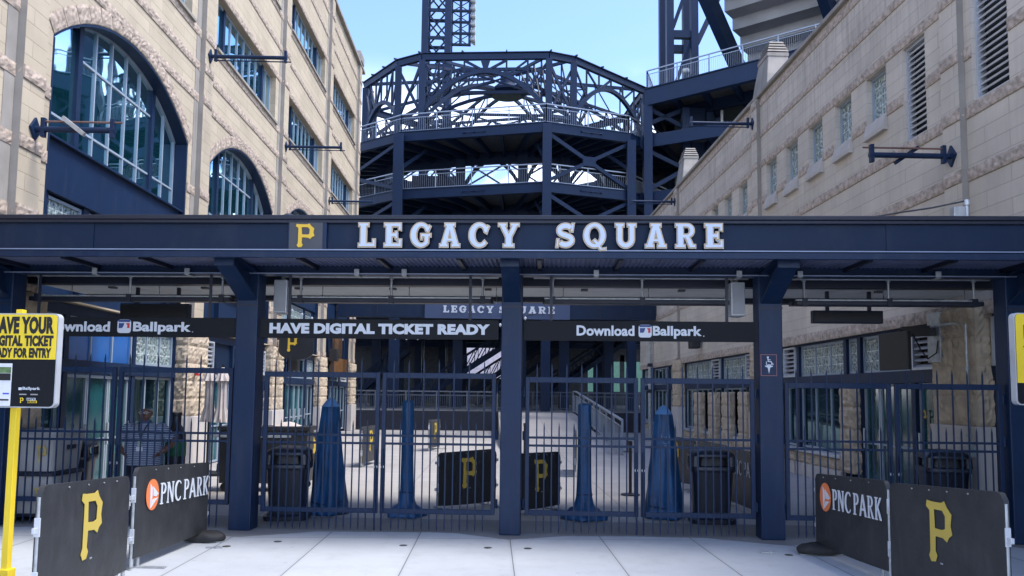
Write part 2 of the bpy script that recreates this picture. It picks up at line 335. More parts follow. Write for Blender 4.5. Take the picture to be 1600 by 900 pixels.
def stroke(pts, w):
    L, Rr = [], []
    for i, p in enumerate(pts):
        a = pts[max(0, i-1)]; b = pts[min(len(pts)-1, i+1)]; dx, dy = b[0]-a[0], b[1]-a[1]; l = math.hypot(dx, dy) or 1
        L.append((p[0]-dy/l*w/2, p[1]+dx/l*w/2)); Rr.append((p[0]+dy/l*w/2, p[1]-dx/l*w/2))
    return L + Rr[::-1]
GL['S'] = [[stroke(arc(.42,.70,.27,.19,25,265,16)+arc(.42,.295,.27,.185,80,-155,16), .23)],[[(.62,.64),(.74,.64),(.80,1.0),(.70,1.0)]],[[(.16,.36),(.04,.36),(.0,0),(.10,0)]]]
def slab_word(word, h, gap, depth, offset):
    """list of (letter, solid, x) for a word in the slab face; h = cap height"""
    res = []; x = 0
    for ch in word:
        if ch == ' ': x += h*.86; continue
        vs, fs = [], []
        for k, loops in enumerate(GL[ch]):
            v, f = outline([[(a*h, b*h) for a, b in l] for l in loops], depth - k*.0008, offset)
            o = len(vs); vs += v; fs += [tuple(i+o for i in q) for q in f]
        wd = max(a for loops in GL[ch] for l in loops for a, b in l)*h
        res.append((ch, (vs, fs), x)); x += wd + gap
    return res, x-gap
EMB = [[(.03,.985),(.18,.97),(.50,.965),(.60,1.0),(.68,.90),(.82,.80),(.78,.62),(.83,.485),(.72,.43),(.66,.355),(.53,.41),(.29,.42),(.27,.18),(.33,.11),(.27,.01),(.13,.0),(.06,.09),(.11,.17),(.115,.82),(.0,.885)],
       [(.255,.85),(.53,.845),(.62,.76),(.61,.56),(.50,.535),(.275,.545)]]
def emblem(w, h, depth, off=0.): return fit(outline(EMB, depth, off), w, h)
# ------------------------------------------------------------------ ground
XL, XR = -7.0, 7.45
GA = R(3.86); G0 = Vector((.25, 10.84, 0)); GD = Vector((math.cos(GA), -math.sin(GA), 0)); GN = Vector((math.sin(GA), math.cos(GA), 0))
def gate(u, v=0, z=0): return G0 + GD*u + GN*v + Vector((0, 0, z))

def paving(name, col, joint, jw, jy, x0=0., y0=0., speck=.1):
    """slab paving with tooled joints, faint trowel marks and stains"""
    m = bpy.data.materials.new(name); m.use_nodes = True; t = m.node_tree; b = t.nodes['Principled BSDF']
    b.inputs['Roughness'].default_value = .8; b.inputs['Specular IOR Level'].default_value = .35
    g = N(t, 'ShaderNodeNewGeometry'); mp = N(t, 'ShaderNodeMapping'); mp.inputs['Location'].default_value = (-x0, -y0, 0)
    t.links.new(g.outputs['Position'], mp.inputs[0])
    k = N(t, 'ShaderNodeTexBrick'); k.offset = 0; k.inputs['Scale'].default_value = 1; k.inputs['Mortar Size'].default_value = .007; k.inputs['Mortar Smooth'].default_value = .2
    k.inputs['Brick Width'].default_value = jw; k.inputs['Row Height'].default_value = jy
    k.inputs['Color1'].default_value = (*col, 1); k.inputs['Color2'].default_value = (col[0]*.90, col[1]*.90, col[2]*.905, 1); k.inputs['Mortar'].default_value = (*joint, 1)
    t.links.new(mp.outputs[0], k.inputs['Vector'])
    n = N(t, 'ShaderNodeTexNoise'); n.inputs['Scale'].default_value = .7; n.inputs['Detail'].default_value = 9; n.inputs['Roughness'].default_value = .66; t.links.new(g.outputs['Position'], n.inputs['Vector'])
    r = N(t, 'ShaderNodeMapRange'); r.inputs[1].default_value = .3; r.inputs[2].default_value = .7; r.inputs[3].default_value = 1-speck; r.inputs[4].default_value = 1+speck*.7
    t.links.new(n.outputs['Fac'], r.inputs[0])
    n2 = N(t, 'ShaderNodeTexNoise'); n2.inputs['Scale'].default_value = 55; n2.inputs['Detail'].default_value = 3; t.links.new(g.outputs['Position'], n2.inputs['Vector'])
    r2 = N(t, 'ShaderNodeMapRange'); r2.inputs[3].default_value = .93; r2.inputs[4].default_value = 1.07; t.links.new(n2.outputs['Fac'], r2.inputs[0])
    mm = N(t, 'ShaderNodeMath', operation='MULTIPLY'); t.links.new(r.outputs[0], mm.inputs[0]); t.links.new(r2.outputs[0], mm.inputs[1])
    v = N(t, 'ShaderNodeVectorMath', operation='SCALE'); t.links.new(k.outputs['Color'], v.inputs[0]); t.links.new(mm.outputs[0], v.inputs['Scale'])
    # dirt gathered along the joints, gum spots, old spills
    k2 = N(t, 'ShaderNodeTexBrick'); k2.offset = 0; k2.inputs['Scale'].default_value = 1; k2.inputs['Mortar Size'].default_value = .055; k2.inputs['Mortar Smooth'].default_value = 1
    k2.inputs['Brick Width'].default_value = jw; k2.inputs['Row Height'].default_value = jy; t.links.new(mp.outputs[0], k2.inputs['Vector'])
    n5 = N(t, 'ShaderNodeTexNoise'); n5.inputs['Scale'].default_value = 2.6; n5.inputs['Detail'].default_value = 6; n5.inputs['Roughness'].default_value = .7; t.links.new(g.outputs['Position'], n5.inputs['Vector'])
    r5 = N(t, 'ShaderNodeMapRange'); r5.inputs[1].default_value = .5; r5.inputs[2].default_value = .75; r5.inputs[4].default_value = .26; t.links.new(n5.outputs['Fac'], r5.inputs[0])
    jd = N(t, 'ShaderNodeMath', operation='MULTIPLY'); t.links.new(k2.outputs['Fac'], jd.inputs[0]); jd.inputs[1].default_value = .16
    vo = N(t, 'ShaderNodeTexVoronoi'); vo.inputs['Scale'].default_value = 2.3; t.links.new(g.outputs['Position'], vo.inputs['Vector'])
    rv = N(t, 'ShaderNodeMapRange'); rv.inputs[1].default_value = .075; rv.inputs[2].default_value = .045; rv.inputs[4].default_value = .35; t.links.new(vo.outputs['Distance'], rv.inputs[0])
    s1 = N(t, 'ShaderNodeMath', operation='ADD'); t.links.new(jd.outputs[0], s1.inputs[0]); t.links.new(rv.outputs[0], s1.inputs[1])
    s2 = N(t, 'ShaderNodeMath', operation='MAXIMUM'); t.links.new(s1.outputs[0], s2.inputs[0]); t.links.new(r5.outputs[0], s2.inputs[1])
    dm = N(t, 'ShaderNodeMixRGB'); dm.inputs[2].default_value = (col[0]*.45, col[1]*.44, col[2]*.43, 1); t.links.new(s2.outputs[0], dm.inputs[0]); t.links.new(v.outputs[0], dm.inputs[1])
    t.links.new(dm.outputs[0], b.inputs['Base Color'])
    bp = N(t, 'ShaderNodeBump'); bp.inputs['Strength'].default_value = .25; bp.inputs['Distance'].default_value = .006
    t.links.new(n2.outputs['Fac'], bp.inputs['Height']); t.links.new(bp.outputs[0], b.inputs['Normal']); return m
PAVE = paving('pale_front_concrete', (.43, .455, .48), (.14, .15, .16), 1.18, 3.4, .26, 7.05, .08)
PLAZA = paving('plaza_concrete', (.37, .35, .33), (.20, .195, .19), 1.9, 1.9, .3, 11.5, .10)
APRON = paving('exposed_aggregate_apron', (.215, .215, .215), (.15, .15, .15), 30, 30, -13, -11, .16)
def sheet(name, pts, z, m):
    b = MB(); b.add([(x, y, z) for x, y in pts], [tuple(range(len(pts)))]); o = b.build(name, m); o['kind'] = 'structure'; return o
sheet('ground', [(-900, -900), (900, -900), (900, 900), (-900, 900)], -.012, mat('far_ground', (.24, .235, .225), .9))
sheet('plaza', [(-30, -8), (30, -8), (30, 100), (-30, 100)], -.006, PLAZA)
sheet('apron_strip', [tuple(gate(-7.4, -.9)[:2]), tuple(gate(7.4, -.9)[:2]), tuple(gate(7.4, 1.15)[:2]), tuple(gate(-7.4, 1.15)[:2])], -.002, APRON)
# the pale pavement runs up to the gate line and steps back in a point round every post
edge = []
for u, v in [(-7.6, -.35), (-5.7, -.02), (-4.75, -.02), (-3.75, -.58), (-3.4, -.60), (-2.55, -.12), (-1.0, -.02), (-.7, -.05), (.02, -.46), (.75, -.12), (1.6, -.05), (2.6, -.08), (3.3, -.42), (3.55, -.52), (4.3, -.1), (5.0, -.04), (6.0, -.04), (6.5, -.4), (7.7, -.5)]:
    edge.append(tuple(gate(u, v)[:2]))
sheet('front_pavement', [(-40, -30), (40, -30), (40, 9.6), ] + edge[::-1] + [(-40, 10.9)], .002, PAVE)
b = MB(); b.grid(lambda a, c: (.35+3.72*a, 26+14.5*c, .95*min(1, c*14.5/13.0)), 2, 24); b.add([(4.07, 26, -.01), (4.07, 40.5, -.01), (4.07, 40.5, .95), (4.07, 39, .95)], [(0, 1, 2, 3)]); b.add([(.35, 26, -.01), (.35, 40.5, -.01), (.35, 40.5, .95), (.35, 39, .95)], [(0, 1, 2, 3)])
o = b.build('ramp_path', PLAZA); o['kind'] = 'structure'

# ------------------------------------------------------------------ rock-faced stone
def rockface(b, O, U, V, Nn, lu, lv, bu, bv, amp, nu=10, nv=7):
    O, U, V, Nn = Vector(O), Vector(U), Vector(V), Vector(Nn)
    ku, kv = max(1, round(lu/bu)), max(1, round(lv/bv))
    for j in range(kv):
        for i in range(ku):
            a0, a1 = lu*i/ku+.004, lu*(i+1)/ku-.004; c0, c1 = lv*j/kv+.003, lv*(j+1)/kv-.003
            tilt = rnd.uniform(-.3, .3)
            def fn(s, t):
                e = 0 if (s in (0, 1) or t in (0, 1)) else amp*(.25+1.1*rnd.random()+tilt*(s-.5))
                return O + U*(a0+(a1-a0)*s) + V*(c0+(c1-c0)*t) + Nn*e
            b.grid(fn, nu, nv)
def rockbox(b, x0, x1, y0, y1, z0, z1, bu, bv, amp, sides):
    """block with rough faces on the named sides; the core is a plain box a little inside"""
    b.box(x0, x1, y0, y1, z0, z1)
    if '+x' in sides: rockface(b, (x1+.002, y0, z0), (0,1,0), (0,0,1), (1,0,0), y1-y0, z1-z0, bu, bv, amp)
    if '-x' in sides: rockface(b, (x0-.002, y0, z0), (0,1,0), (0,0,1), (-1,0,0), y1-y0, z1-z0, bu, bv, amp)
    if '-y' in sides: rockface(b, (x0, y0-.002, z0), (1,0,0), (0,0,1), (0,-1,0), x1-x0, z1-z0, bu, bv, amp)

FRAMEM = mat('grey_blue_window_frame', (.33, .40, .47), .4, metal=.1, var=.06)
class Side:
    """one of the two walls of the alley; n = +1 for the left wall (faces +x), -1 for the right wall"""
    def __init__(s, X, n, root): s.X, s.n, s.root = X, n, root
    def box(s, b, y0, y1, z0, z1, o0, o1): b.box(s.X+s.n*o0, s.X+s.n*o1, y0, y1, z0, z1); return b
    def wall(s, outer, holes, th, m, name='wall'):
        vs, fs = outline([outer]+holes, th)
        b = MB(); b.add([(s.X - s.n*th/2 + z, x, y) for x, y, z in vs], fs); return b.build(name, m, s.root, True)
    def course(s, segs, z0, z1, m, amp=.015, proud=.018):
        for y0, y1, o in segs:
            b = MB(); y0 += .004; y1 -= .004
            x = s.X + s.n*(o+proud)
            b.box(s.X - s.n*.05, x, y0, y1, z0, z1)
            rockface(b, (x+s.n*.002, y0, z0), (0,1,0), (0,0,1), (s.n,0,0), y1-y0, z1-z0, .62, z1-z0, amp, 9, 4)
            if o > 0: rockface(b, (s.X, y0-.002, z0), (s.n,0,0), (0,0,1), (0,-1,0), o+proud, z1-z0, .3, z1-z0, amp*.6, 3, 3)
            b.build('string_course', m, s.root, True)
    def window(s, y0, y1, z0, z1, rec, minor, major=(), hbars=(), glass=None, fm=None, mm=None, name='window', arch=None):
        """framed window: border + mullions + transoms (frame) with one glass sheet (pane) behind; arch(y) -> head height"""
        fm = fm or FRAMEM; b = MB(); w = .05; o0, o1 = -rec-.04, -rec+.025
        head = arch or (lambda y: z1)
        if arch:
            k = 28
            for i in range(k):
                a, c = y0+(y1-y0)*i/k, y0+(y1-y0)*(i+1)/k
                b.bar((s.X-s.n*rec, a, arch(a)-.035), (s.X-s.n*rec, c, arch(c)-.035), .09, .07)
        else: s.box(b, y0, y1, z1-w, z1, o0, o1)
        s.box(b, y0, y1, z0, z0+w, o0, o1)
        for y in (y0+w/2, y1-w/2): s.box(b, y-w/2, y+w/2, z0+w, head(y)-w, o0-.001, o1-.001)
        for y in minor: s.box(b, y-.02, y+.02, z0+w, head(y)-.03, o0+.005, o1-.005)
        for a, c, z in hbars: s.box(b, a, c, z-.02, z+.02, o0+.008, o1-.008)
        f = b.build(name, fm, s.root, True)
        if major:
            b = MB()
            for y in major: s.box(b, y-.07, y+.07, z0+.01, head(y)-.01, o0-.02, o1+.03)
            b.build('mullion', mm or NAVY, f, True, split=True)
        b = MB(); k = 28
        if arch:
            ys = [y0+(y1-y0)*i/k for i in range(k+1)]
            b.add([(s.X-s.n*(rec+.01), y, z0) for y in ys]+[(s.X-s.n*(rec+.01), y, arch(y)) for y in ys], [(i, i+1, k+2+i, k+1+i) for i in range(k)])
        else: b.add([(s.X-s.n*(rec+.01), y0, z0), (s.X-s.n*(rec+.01), y1, z0), (s.X-s.n*(rec+.01), y1, z1), (s.X-s.n*(rec+.01), y0, z1)], [(0,1,2,3)])
        b.build('pane', glass or GLASS, f, True); return f
    def louver(s, y0, y1, z0, z1, rec=.10, pitch=.105, name='louver_vent'):
        b = MB(); w = .045
        for a, c, d, e in ((y0, y1, z0, z0+w), (y0, y1, z1-w, z1), (y0, y0+w, z0+w, z1-w), (y1-w, y1, z0+w, z1-w)): s.box(b, a, c, d, e, -rec-.1, -rec+.04)
        f = b.build(name, SILVER, s.root, True); b = MB(); z = z0+w+.03
        while z < z1-w-.02:
            b.bar((s.X-s.n*(rec+.03), y0+w, z), (s.X-s.n*(rec+.03), y1-w, z), .085, .03, (s.n*.45, 0, .9)); z += pitch
        b.build('slats', SILVER, f, True); b = MB(); s.box(b, y0+.01, y1-.01, z0+.01, z1-.01, -rec-.16, -rec-.12); b.build('backing', DARKIN, f, True); return f

# ------------------------------------------------------------------ left building
LB = thing('stone_building', 'tall tan limestone building with big arched windows left of the alley', 'building', (XL, 24, 0))
L = Side(XL, 1, LB)
PER = 7.05; PY = [11.5+PER*i for i in range(5)]                      # near edges of the pilasters
Y0, Y1, TOP = 2.0, 40.9, 18.5
def seg_arch(c, hw, zs, za):
    """height of a segmental arch over its centre c"""
    rise = za-zs; r = (hw*hw+rise*rise)/(2*rise)
    return lambda y: za - r + math.sqrt(max(0, r*r-(y-c)**2))
holes = []; ARCH = []; WINS = []
for i in range(4):
    c = PY[i]+3.75; a = seg_arch(c, 2.82, 7.45, 8.5); ARCH.append((c, a))
    ys = [c-2.82+5.64*k/24 for k in range(25)]
    holes.append([(c-2.82, 3.33), (c+2.82, 3.33)] + [(y, a(y)) for y in ys[::-1]])
    for z0, z1 in ((10.4, 11.85), (14.2, 15.55)):
        holes.append([(c-2.7, z0), (c+2.7, z0), (c+2.7, z1), (c-2.7, z1)]); WINS.append((c, z0, z1))
L.wall([(Y0, 3.3), (Y1, 3.3), (Y1, TOP), (Y0, TOP)], holes, .4, LIMEL)
b = MB()
b.box(XL-12, XL-.401, Y1-.3, Y1, 0, TOP); b.box(XL-12, XL-.45, Y0, Y1-.3, TOP-.3, TOP-.1); b.box(XL-12, XL-.401, Y0, Y0+.3, 0, TOP)
b.build('side_wall', LIMEL, LB, True)
b = MB(); b.box(XL-1.6, XL-1.5, Y0+.3, Y1-.3, 0, TOP-.3); b.build('room_back', BLACK, LB, True)
b = MB()                                                            # coping
L.box(b, Y0, Y1+.12, TOP, TOP+.16, -.5, .16); b.build('coping', TRIM, LB, True, bevel=.02)
for i, y in enumerate(PY):                                          # full-height tan pilasters; weaker light on the returns painted as grey sheets
    b = MB(); L.box(b, y, y+.58, 3.35, TOP-.02, -.1, .12); b.build('pilaster', LIMEL, LB, True)
    b = MB(); L.box(b, y-.006, y-.001, 3.35, TOP-.02, 0, .125); L.box(b, y-.26, y-.012, 3.36, TOP-.03, -.1, .012); b.build('pilaster_return_shade', TRIM, LB, True)
    b = MB(); L.box(b, y-.1, y+.68, TOP+.161, TOP+.55, -.3, .2); L.box(b, y-.02, y+.6, TOP+.55, TOP+.75, -.25, .12); b.build('pilaster_cap', TRIM, LB, True, bevel=.02)
def segs_left(z0, z1):
    """runs of a string course: stepped out over pilasters, broken by openings"""
    out = []
    cuts = []
    for c, a in ARCH:
        if z0 < 8.5 and z1 > 3.3:
            hw = 2.82 if z0 < 7.45 else max([abs(y-c) for y in [c-2.82+.02*k for k in range(283)] if a(y) > z0-.0] or [0])
            cuts.append((c-hw-.55*(z0 > 7.0), c+hw+.55*(z0 > 7.0)) if z0 > 7.0 else (c-hw, c+hw))
    for c, w0, w1 in WINS:
        if z0 < w1-.02 and z1 > w0+.02: cuts.append((c-2.7, c+2.7))
    cuts.sort(); y = Y0; free = []
    for a, c in cuts:
        if a > y: free.append((y, a))
        y = max(y, c)
    free.append((y, Y1))
    for a, c in free:
        p = a
        for q in PY:
            if q >= a and q+.58 <= c:
                if q > p: out.append((p, q, 0))
                out.append((q, q+.58, .12)); p = q+.58
        if c-p > .05: out.append((p, c, 0))
    return out
for z0 in (3.3, 4.33, 5.36, 6.38, 7.36, 8.62, 9.38, 10.18, 11.86, 12.9, 13.98, 15.56, 16.6, 17.6):
    L.course(segs_left(z0, z0+.2), z0, z0+.2, BAND)
for c, a in ARCH:                                                    # rough voussoirs round every arch
    b = MB(); k = 15
    for i in range(k):
        t0, t1 = -1+2*i/k, -1+2*(i+1)/k
        def vf(s_, t_, t0=t0, t1=t1):
            y = c + 2.82*(t0+(t1-t0)*(.02+.96*s_)); e = 0 if (s_ in (0, 1) or t_ in (0, 1)) else rnd.uniform(.004, .022)
            nrm = Vector((0, (y-c)*.33, 1)).normalized()
            return Vector((XL+.012+e, y, a(y)+.012)) + nrm*(.30*t_)
        b.grid(vf, 7, 6)
    b.build('arch_stones', BAND, LB, True)
    b = MB(); k = 30                                                # navy lining of the arch
    for i in range(k):
        y, y2 = c-2.81+5.62*i/k, c-2.81+5.62*(i+1)/k
        b.bar((XL-.17, y, a(y)-.02), (XL-.17, y2, a(y2)-.02), .33, .05)
    L.box(b, c+2.75, c+2.80, 3.3, 7.43, -.33, -.005); L.box(b, c-2.80, c-2.75, 3.3, 7.43, -.33, -.005)
    b.build('arch_lining', NAVY, LB, True)
    minor = [c-2.5+.0, c-2.0] if False else []
    y0, y1 = c-2.75, c+2.75; M1, M2 = c-1.5, c+1.5
    minor = [c-2.33, c-1.95+.0, c-.75, c, c+.75, c+2.13]
    minor = [c-2.4, c-.9, c-.3, c+.3, c+.9, c+2.13]
    L.window(y0, y1, 5.88, 8.46, .3, minor, (M1, M2), [(M1, M2, 7.62), (y0, y1, 6.38)], arch=a)
    b = MB(); L.box(b, c-2.75, c+2.75, 5.02, 5.86, -.30, -.10); L.box(b, c-2.75, c+2.75, 5.862, 5.90, -.2, -.02); b.build('spandrel_panel', NAVY, LB, True)
    b = MB(); L.box(b, c-2.75, c+2.75, 3.3, 5.02, -.34, -.28)
    for y in (c-2.5, c-1.2, c+1.2, c+2.5): L.box(b, y-.09, y+.09, 3.3, 5.019, -.28, -.16)
    b.build('infill_panel', NAVY, LB, True)
    for q0, q1 in ((c-2.4, c-1.3), (c-1.1, c+1.1), (c+1.3, c+2.4)):
        L.window(q0, q1, 4.35, 4.98, .22, (), glass=GBLOCK, name='glass_block_window')
for c, z0, z1 in WINS:
    ma = (c-1.75, c+1.75)
    L.window(c-2.7, c+2.7, z0, z1, .2, [c-2.2, c-1.17, c-.58, c, c+.58, c+1.17, c+2.2], ma)
    b = MB(); L.box(b, c-2.78, c+2.78, z0-.07, z0+.0, -.25, .09); b.build('window_sill', TRIM, LB, True)

def ground_bay(S_, y0, y1, plan, zt=2.36, ztt=3.1):
    """navy framed shop bay under the first string course; plan = [(from, to, upper, lower)]"""
    b = MB(); S_.box(b, y0, y1, ztt, 3.29, -.30, -.12); S_.box(b, y0, y1, 2.14, zt, -.30, -.09)
    ed = sorted({p for q in plan for p in q[:2]})
    for y in ed: S_.box(b, y-.07, y+.07, 0, ztt, -.3, -.11)
    b.build('shop_frame', NAVY, S_.root, True)
    for a, c, up, lo in plan:
        a += .07; c -= .07; k = max(1, round((c-a)/.75)); mn = [a+(c-a)*i/k for i in range(1, k)]
        if up == 'block': S_.window(a, c, zt, ztt, .2, mn, glass=GBLOCK, name='glass_block_window')
        elif up == 'louver': S_.louver(a, c, zt, ztt)
        elif up == 'blue': S_.window(a, c, zt-.3, ztt, .16, mn, glass=BLUEF, name='film_window')
        elif up == 'glass': S_.window(a, c, zt, ztt, .2, mn, glass=GLASSD, name='transom_window')
        else: S_.box(b := MB(), a, c, zt, ztt, -.26, -.2); b.build('blank_panel', NAVY2, S_.root, True)
        if lo == 'door':
            for i in range(k):
                d0, d1 = a+(c-a)*i/k, a+(c-a)*(i+1)/k
                f = S_.window(d0+.01, d1-.01, .02, 2.13, .2, (), (), [(d0+.02, d1-.02, .95)], glass=TEALF, name='door')
                S_.box(b := MB(), d1-.16, d1-.12, .85, 1.25, -.12, -.08); b.build('door_handle', SILVER, f, True)
        elif lo == 'window':
            S_.window(a, c, .66, 2.13, .2, mn, glass=GLASSD, name='shop_window')
            b = MB(); S_.box(b, a, c, .56, .64, -.3, .02); b.build('window_sill', SILVER, S_.root, True)
            b = MB(); rockbox(b, *sorted((S_.X-S_.n*.3, S_.X-S_.n*.04)), a, c, .30, .55, .5, .25, .03, '+x' if S_.n > 0 else '-x'); b.build('stone_base', ROCK, S_.root, True)
            b = MB(); S_.box(b, a, c, 0, .295, -.3, .0); b.build('plinth', WHITEST, S_.root, True)
        elif lo == 'glass': S_.window(a, c, .12, 2.13, .2, mn, (), [(a, c, 1.0)], glass=GLASSD, name='shop_window')
        else: S_.box(b := MB(), a, c, 0, 2.13, -.26, -.2); b.build('blank_panel', NAVY2, S_.root, True)
def pier(S_, y0, y1, out=.14, zb=1.28):
    b = MB(); x0, x1 = sorted((S_.X-S_.n*.35, S_.X+S_.n*out))
    rockbox(b, x0, x1, y0, y1, zb, 3.28, .6, .42, .034, ('+x' if S_.n > 0 else '-x')+' -y'); b.build('rock_faced_pier', ROCK, S_.root, True)
    b = MB(); S_.box(b, y0-.03, y1+.03, 0, zb-.005, -.35, out+.05); b.build('pier_base', WHITEST, S_.root, True, bevel=.015)
for y in PY: pier(L, y-.35, y+.95)
c = PY[0]+.95
ground_bay(L, 4, 11.15, [(4, 7.5, 'block', 'window'), (7.5, 11.15, 'block', 'window')])
ground_bay(L, 12.45, 18.2, [(12.45, 13.55, 'block', 'window'), (13.55, 16.1, 'blue', 'door'), (16.1, 18.2, 'block', 'glass')])
ground_bay(L, 19.5, 25.25, [(19.5, 20.6, 'louver', 'door'), (20.6, 22.2, 'panel', 'door'), (22.2, 24.0, 'glass', 'door'), (24.0, 25.25, 'louver', 'window')])
ground_bay(L, 26.55, 32.3, [(26.55, 27.9, 'panel', 'glass'), (27.9, 30.9, 'glass', 'door'), (30.9, 32.3, 'block', 'glass')])
ground_bay(L, 33.6, 39.35, [(33.6, 35.2, 'panel', 'glass'), (35.2, 37.7, 'glass', 'door'), (37.7, 39.35, 'louver', 'glass')])

# ------------------------------------------------------------------ right building
SILLM = mat('grey_sill_stone', (.48, .445, .40), .85, var=.1, stain=.2)
RB = thing('stone_building', 'low grey limestone building with small glass block windows right of the alley', 'building', (XR, 24, 0))
Rr = Side(XR, -1, RB); RT = 10.25; RY0, RY1 = 2.0, 40.0
PR = [12.15, 21.75, 31.5]; rw = [14.65+1.47*k for k in range(5)] + [22.95+1.52*k for k in range(5)] + [33.0+1.5*k for k in range(4)]
rl = [(13.28, 14.02), (31.9, 32.6)]
lv2 = (11.08, 11.95)
hol = [[(y, 7.28), (y+.8, 7.28), (y+.8, 8.22), (y, 8.22)] for y in rw] + [[(a, 6.47), (c, 6.47), (c, 8.22), (a, 8.22)] for a, c in rl] + [[(lv2[0], 6.47), (lv2[1], 6.47), (lv2[1], 8.5), (lv2[0], 8.5)], [(8.2, 6.47), (9.1, 6.47), (9.1, 8.5), (8.2, 8.5)]]
Rr.wall([(RY0, 3.3), (RY1, 3.3), (RY1, RT), (RY0, RT)], hol, .4, LIMER)
b = MB(); b.box(XR+.401, XR+9, RY1-.3, RY1, 0, RT-.2); b.box(XR+.45, XR+9, RY0, RY1-.3, RT-.5, RT-.3); b.box(XR+.401, XR+9, RY0, RY0+.3, 0, RT-.2); b.build('side_wall', LIMER, RB, True)
b = MB(); b.box(XR+1.5, XR+1.6, RY0+.3, RY1-.3, 0, RT-.5); b.build('room_back', DARKIN, RB, True)
b = MB(); Rr.box(b, RY0, RY1+.1, RT, RT+.10, -.5, .10); Rr.box(b, RY0, RY1+.1, RT+.10, RT+.14, -.45, .06); b.build('coping', TRIM, RB, True, bevel=.012)
for y in PR:
    b = MB(); Rr.box(b, y, y+.5, 3.35, RT-.02, -.1, .10); b.build('pilaster', LIMER, RB, True)
    b = MB(); Rr.box(b, y-.006, y-.001, 3.35, RT-.02, 0, .105); b.build('pilaster_return_shade', TRIM, RB, True)  # thin grey sheet paints the shade of the return
def segs_right(z0, z1):
    cuts = []
    for h in hol:
        a, c, d, e = h[0][0], h[1][0], h[0][1], h[2][1]
        if z0 < e-.02 and z1 > d+.02: cuts.append((a, c))
    cuts.sort(); y = RY0; free = []
    for a, c in cuts:
        if a > y: free.append((y, a))
        y = max(y, c)
    free.append((y, RY1)); out = []
    for a, c in free:
        p = a
        for q in PR:
            if q >= a and q+.5 <= c:
                if q > p: out.append((p, q, 0))
                out.append((q, q+.5, .10)); p = q+.5
        if c-p > .05: out.append((p, c, 0))
    return out
for z0, h in ((3.14, .22), (5.26, .2), (6.26, .2), (7.2, .2), (8.24, .19), (9.1, .18), (9.98, .2)):
    Rr.course(segs_right(z0, z0+h) if z0 > 3.3 else [(RY0, RY1, 0)], z0, z0+h, BANDR, .013, .016)
for y in rw:
    f = Rr.window(y, y+.8, 7.3, 8.22, .14, (), glass=GBLOCK, name='glass_block_window')
    b = MB(); b.add([(XR+.2, y-.02, 7.299), (XR+.2, y+.82, 7.299), (XR-.02, y+.82, 7.27), (XR-.02, y-.02, 7.27), (XR-.09, y-.02, 7.03), (XR-.09, y+.82, 7.03), (XR-.09, y-.02, 6.95), (XR-.09, y+.82, 6.95), (XR+.1, y-.02, 6.94), (XR+.1, y+.82, 6.94)],
        [(0,1,2,3), (3,2,5,4), (4,5,7,6), (6,7,9,8), (0,3,4,6,8), (1,9,7,5,2), (0,8,9,1)]); b.build('window_sill', SILLM, f, True)
for a, c in rl: Rr.louver(a, c, 6.47, 8.22)
Rr.louver(*lv2, 6.47, 8.5); Rr.louver(8.2, 9.1, 6.47, 8.5)
for y in PR[1:]:                                                     # tapered roof pylons with louvred caps
    Yc = y+.1
    def ring(h, e, z): return [(XR+.42-h, Yc-e, z), (XR+.42+h, Yc-e, z), (XR+.42+h, Yc+e, z), (XR+.42-h, Yc+e, z)]
    b = MB(); b.loft([ring(.42, .62, RT+.05), ring(.36, .54, RT+.55), ring(.28, .40, RT+1.1)]); b.build('roof_pylon', TRIM, RB, True, bevel=.02)
    b = MB()
    b.loft([ring(.30, .42, RT+1.101), ring(.30, .42, RT+1.2)])
    for k in range(4): b.loft([ring(.30-.03*k, .42-.03*k, RT+1.24+.09*k), ring(.27-.03*k, .39-.03*k, RT+1.29+.09*k)])
    b.loft([ring(.2, .3, RT+1.19), ring(.14, .22, RT+1.55)]); b.build('louvred_cap', TRIM, RB, True)
for y0, y1 in ((11.9, 13.1), (21.5, 22.5), (31.2, 32.2)): pier(Rr, y0, y1, zb=1.45)
b = MB(); rockbox(b, XR-.02, XR+.3, 16.3, 16.95, .3, 2.13, .6, .45, .04, '-x -y'); b.build('rock_faced_pier', ROCK, RB, True)
ground_bay(Rr, 4, 11.9, [(4, 8, 'block', 'window'), (8, 11.2, 'block', 'window'), (11.2, 11.9, 'louver', 'panel')])
ground_bay(Rr, 13.1, 21.5, [(13.1, 14.2, 'louver', 'door'), (14.2, 16.3, 'block', 'door'), (16.3, 16.95, 'block', 'panel'), (16.95, 19.6, 'block', 'window'), (19.6, 20.5, 'louver', 'window'), (20.5, 21.5, 'block', 'window')])
ground_bay(Rr, 22.5, 31.2, [(22.5, 23.6, 'louver', 'window'), (23.6, 26.2, 'block', 'window'), (26.2, 27.3, 'louver', 'door'), (27.3, 31.2, 'block', 'window')])
ground_bay(Rr, 32.2, 39.8, [(32.2, 34, 'block', 'window'), (34, 37.4, 'glass', 'window'), (37.4, 39.8, 'block', 'window')])
for y in (23.0, 24.7, 26.3, 28.2): b = MB(); rockbox(b, XR-.10, XR+.1, y, y+.75, 0, 2.0, .5, .4, .03, '-x -y'); b.build('stone_pier', ROCK, RB, True)
# gold window emblems on the right-hand doors
for y in (14.0, 13.42):
    vs, fs = emblem(.16, .24, .006); b = MB(); b.add([(XR+.14+z, y-x, 1.42+q) for x, q, z in vs], fs); b.build('door_emblem', GOLD, RB, True)
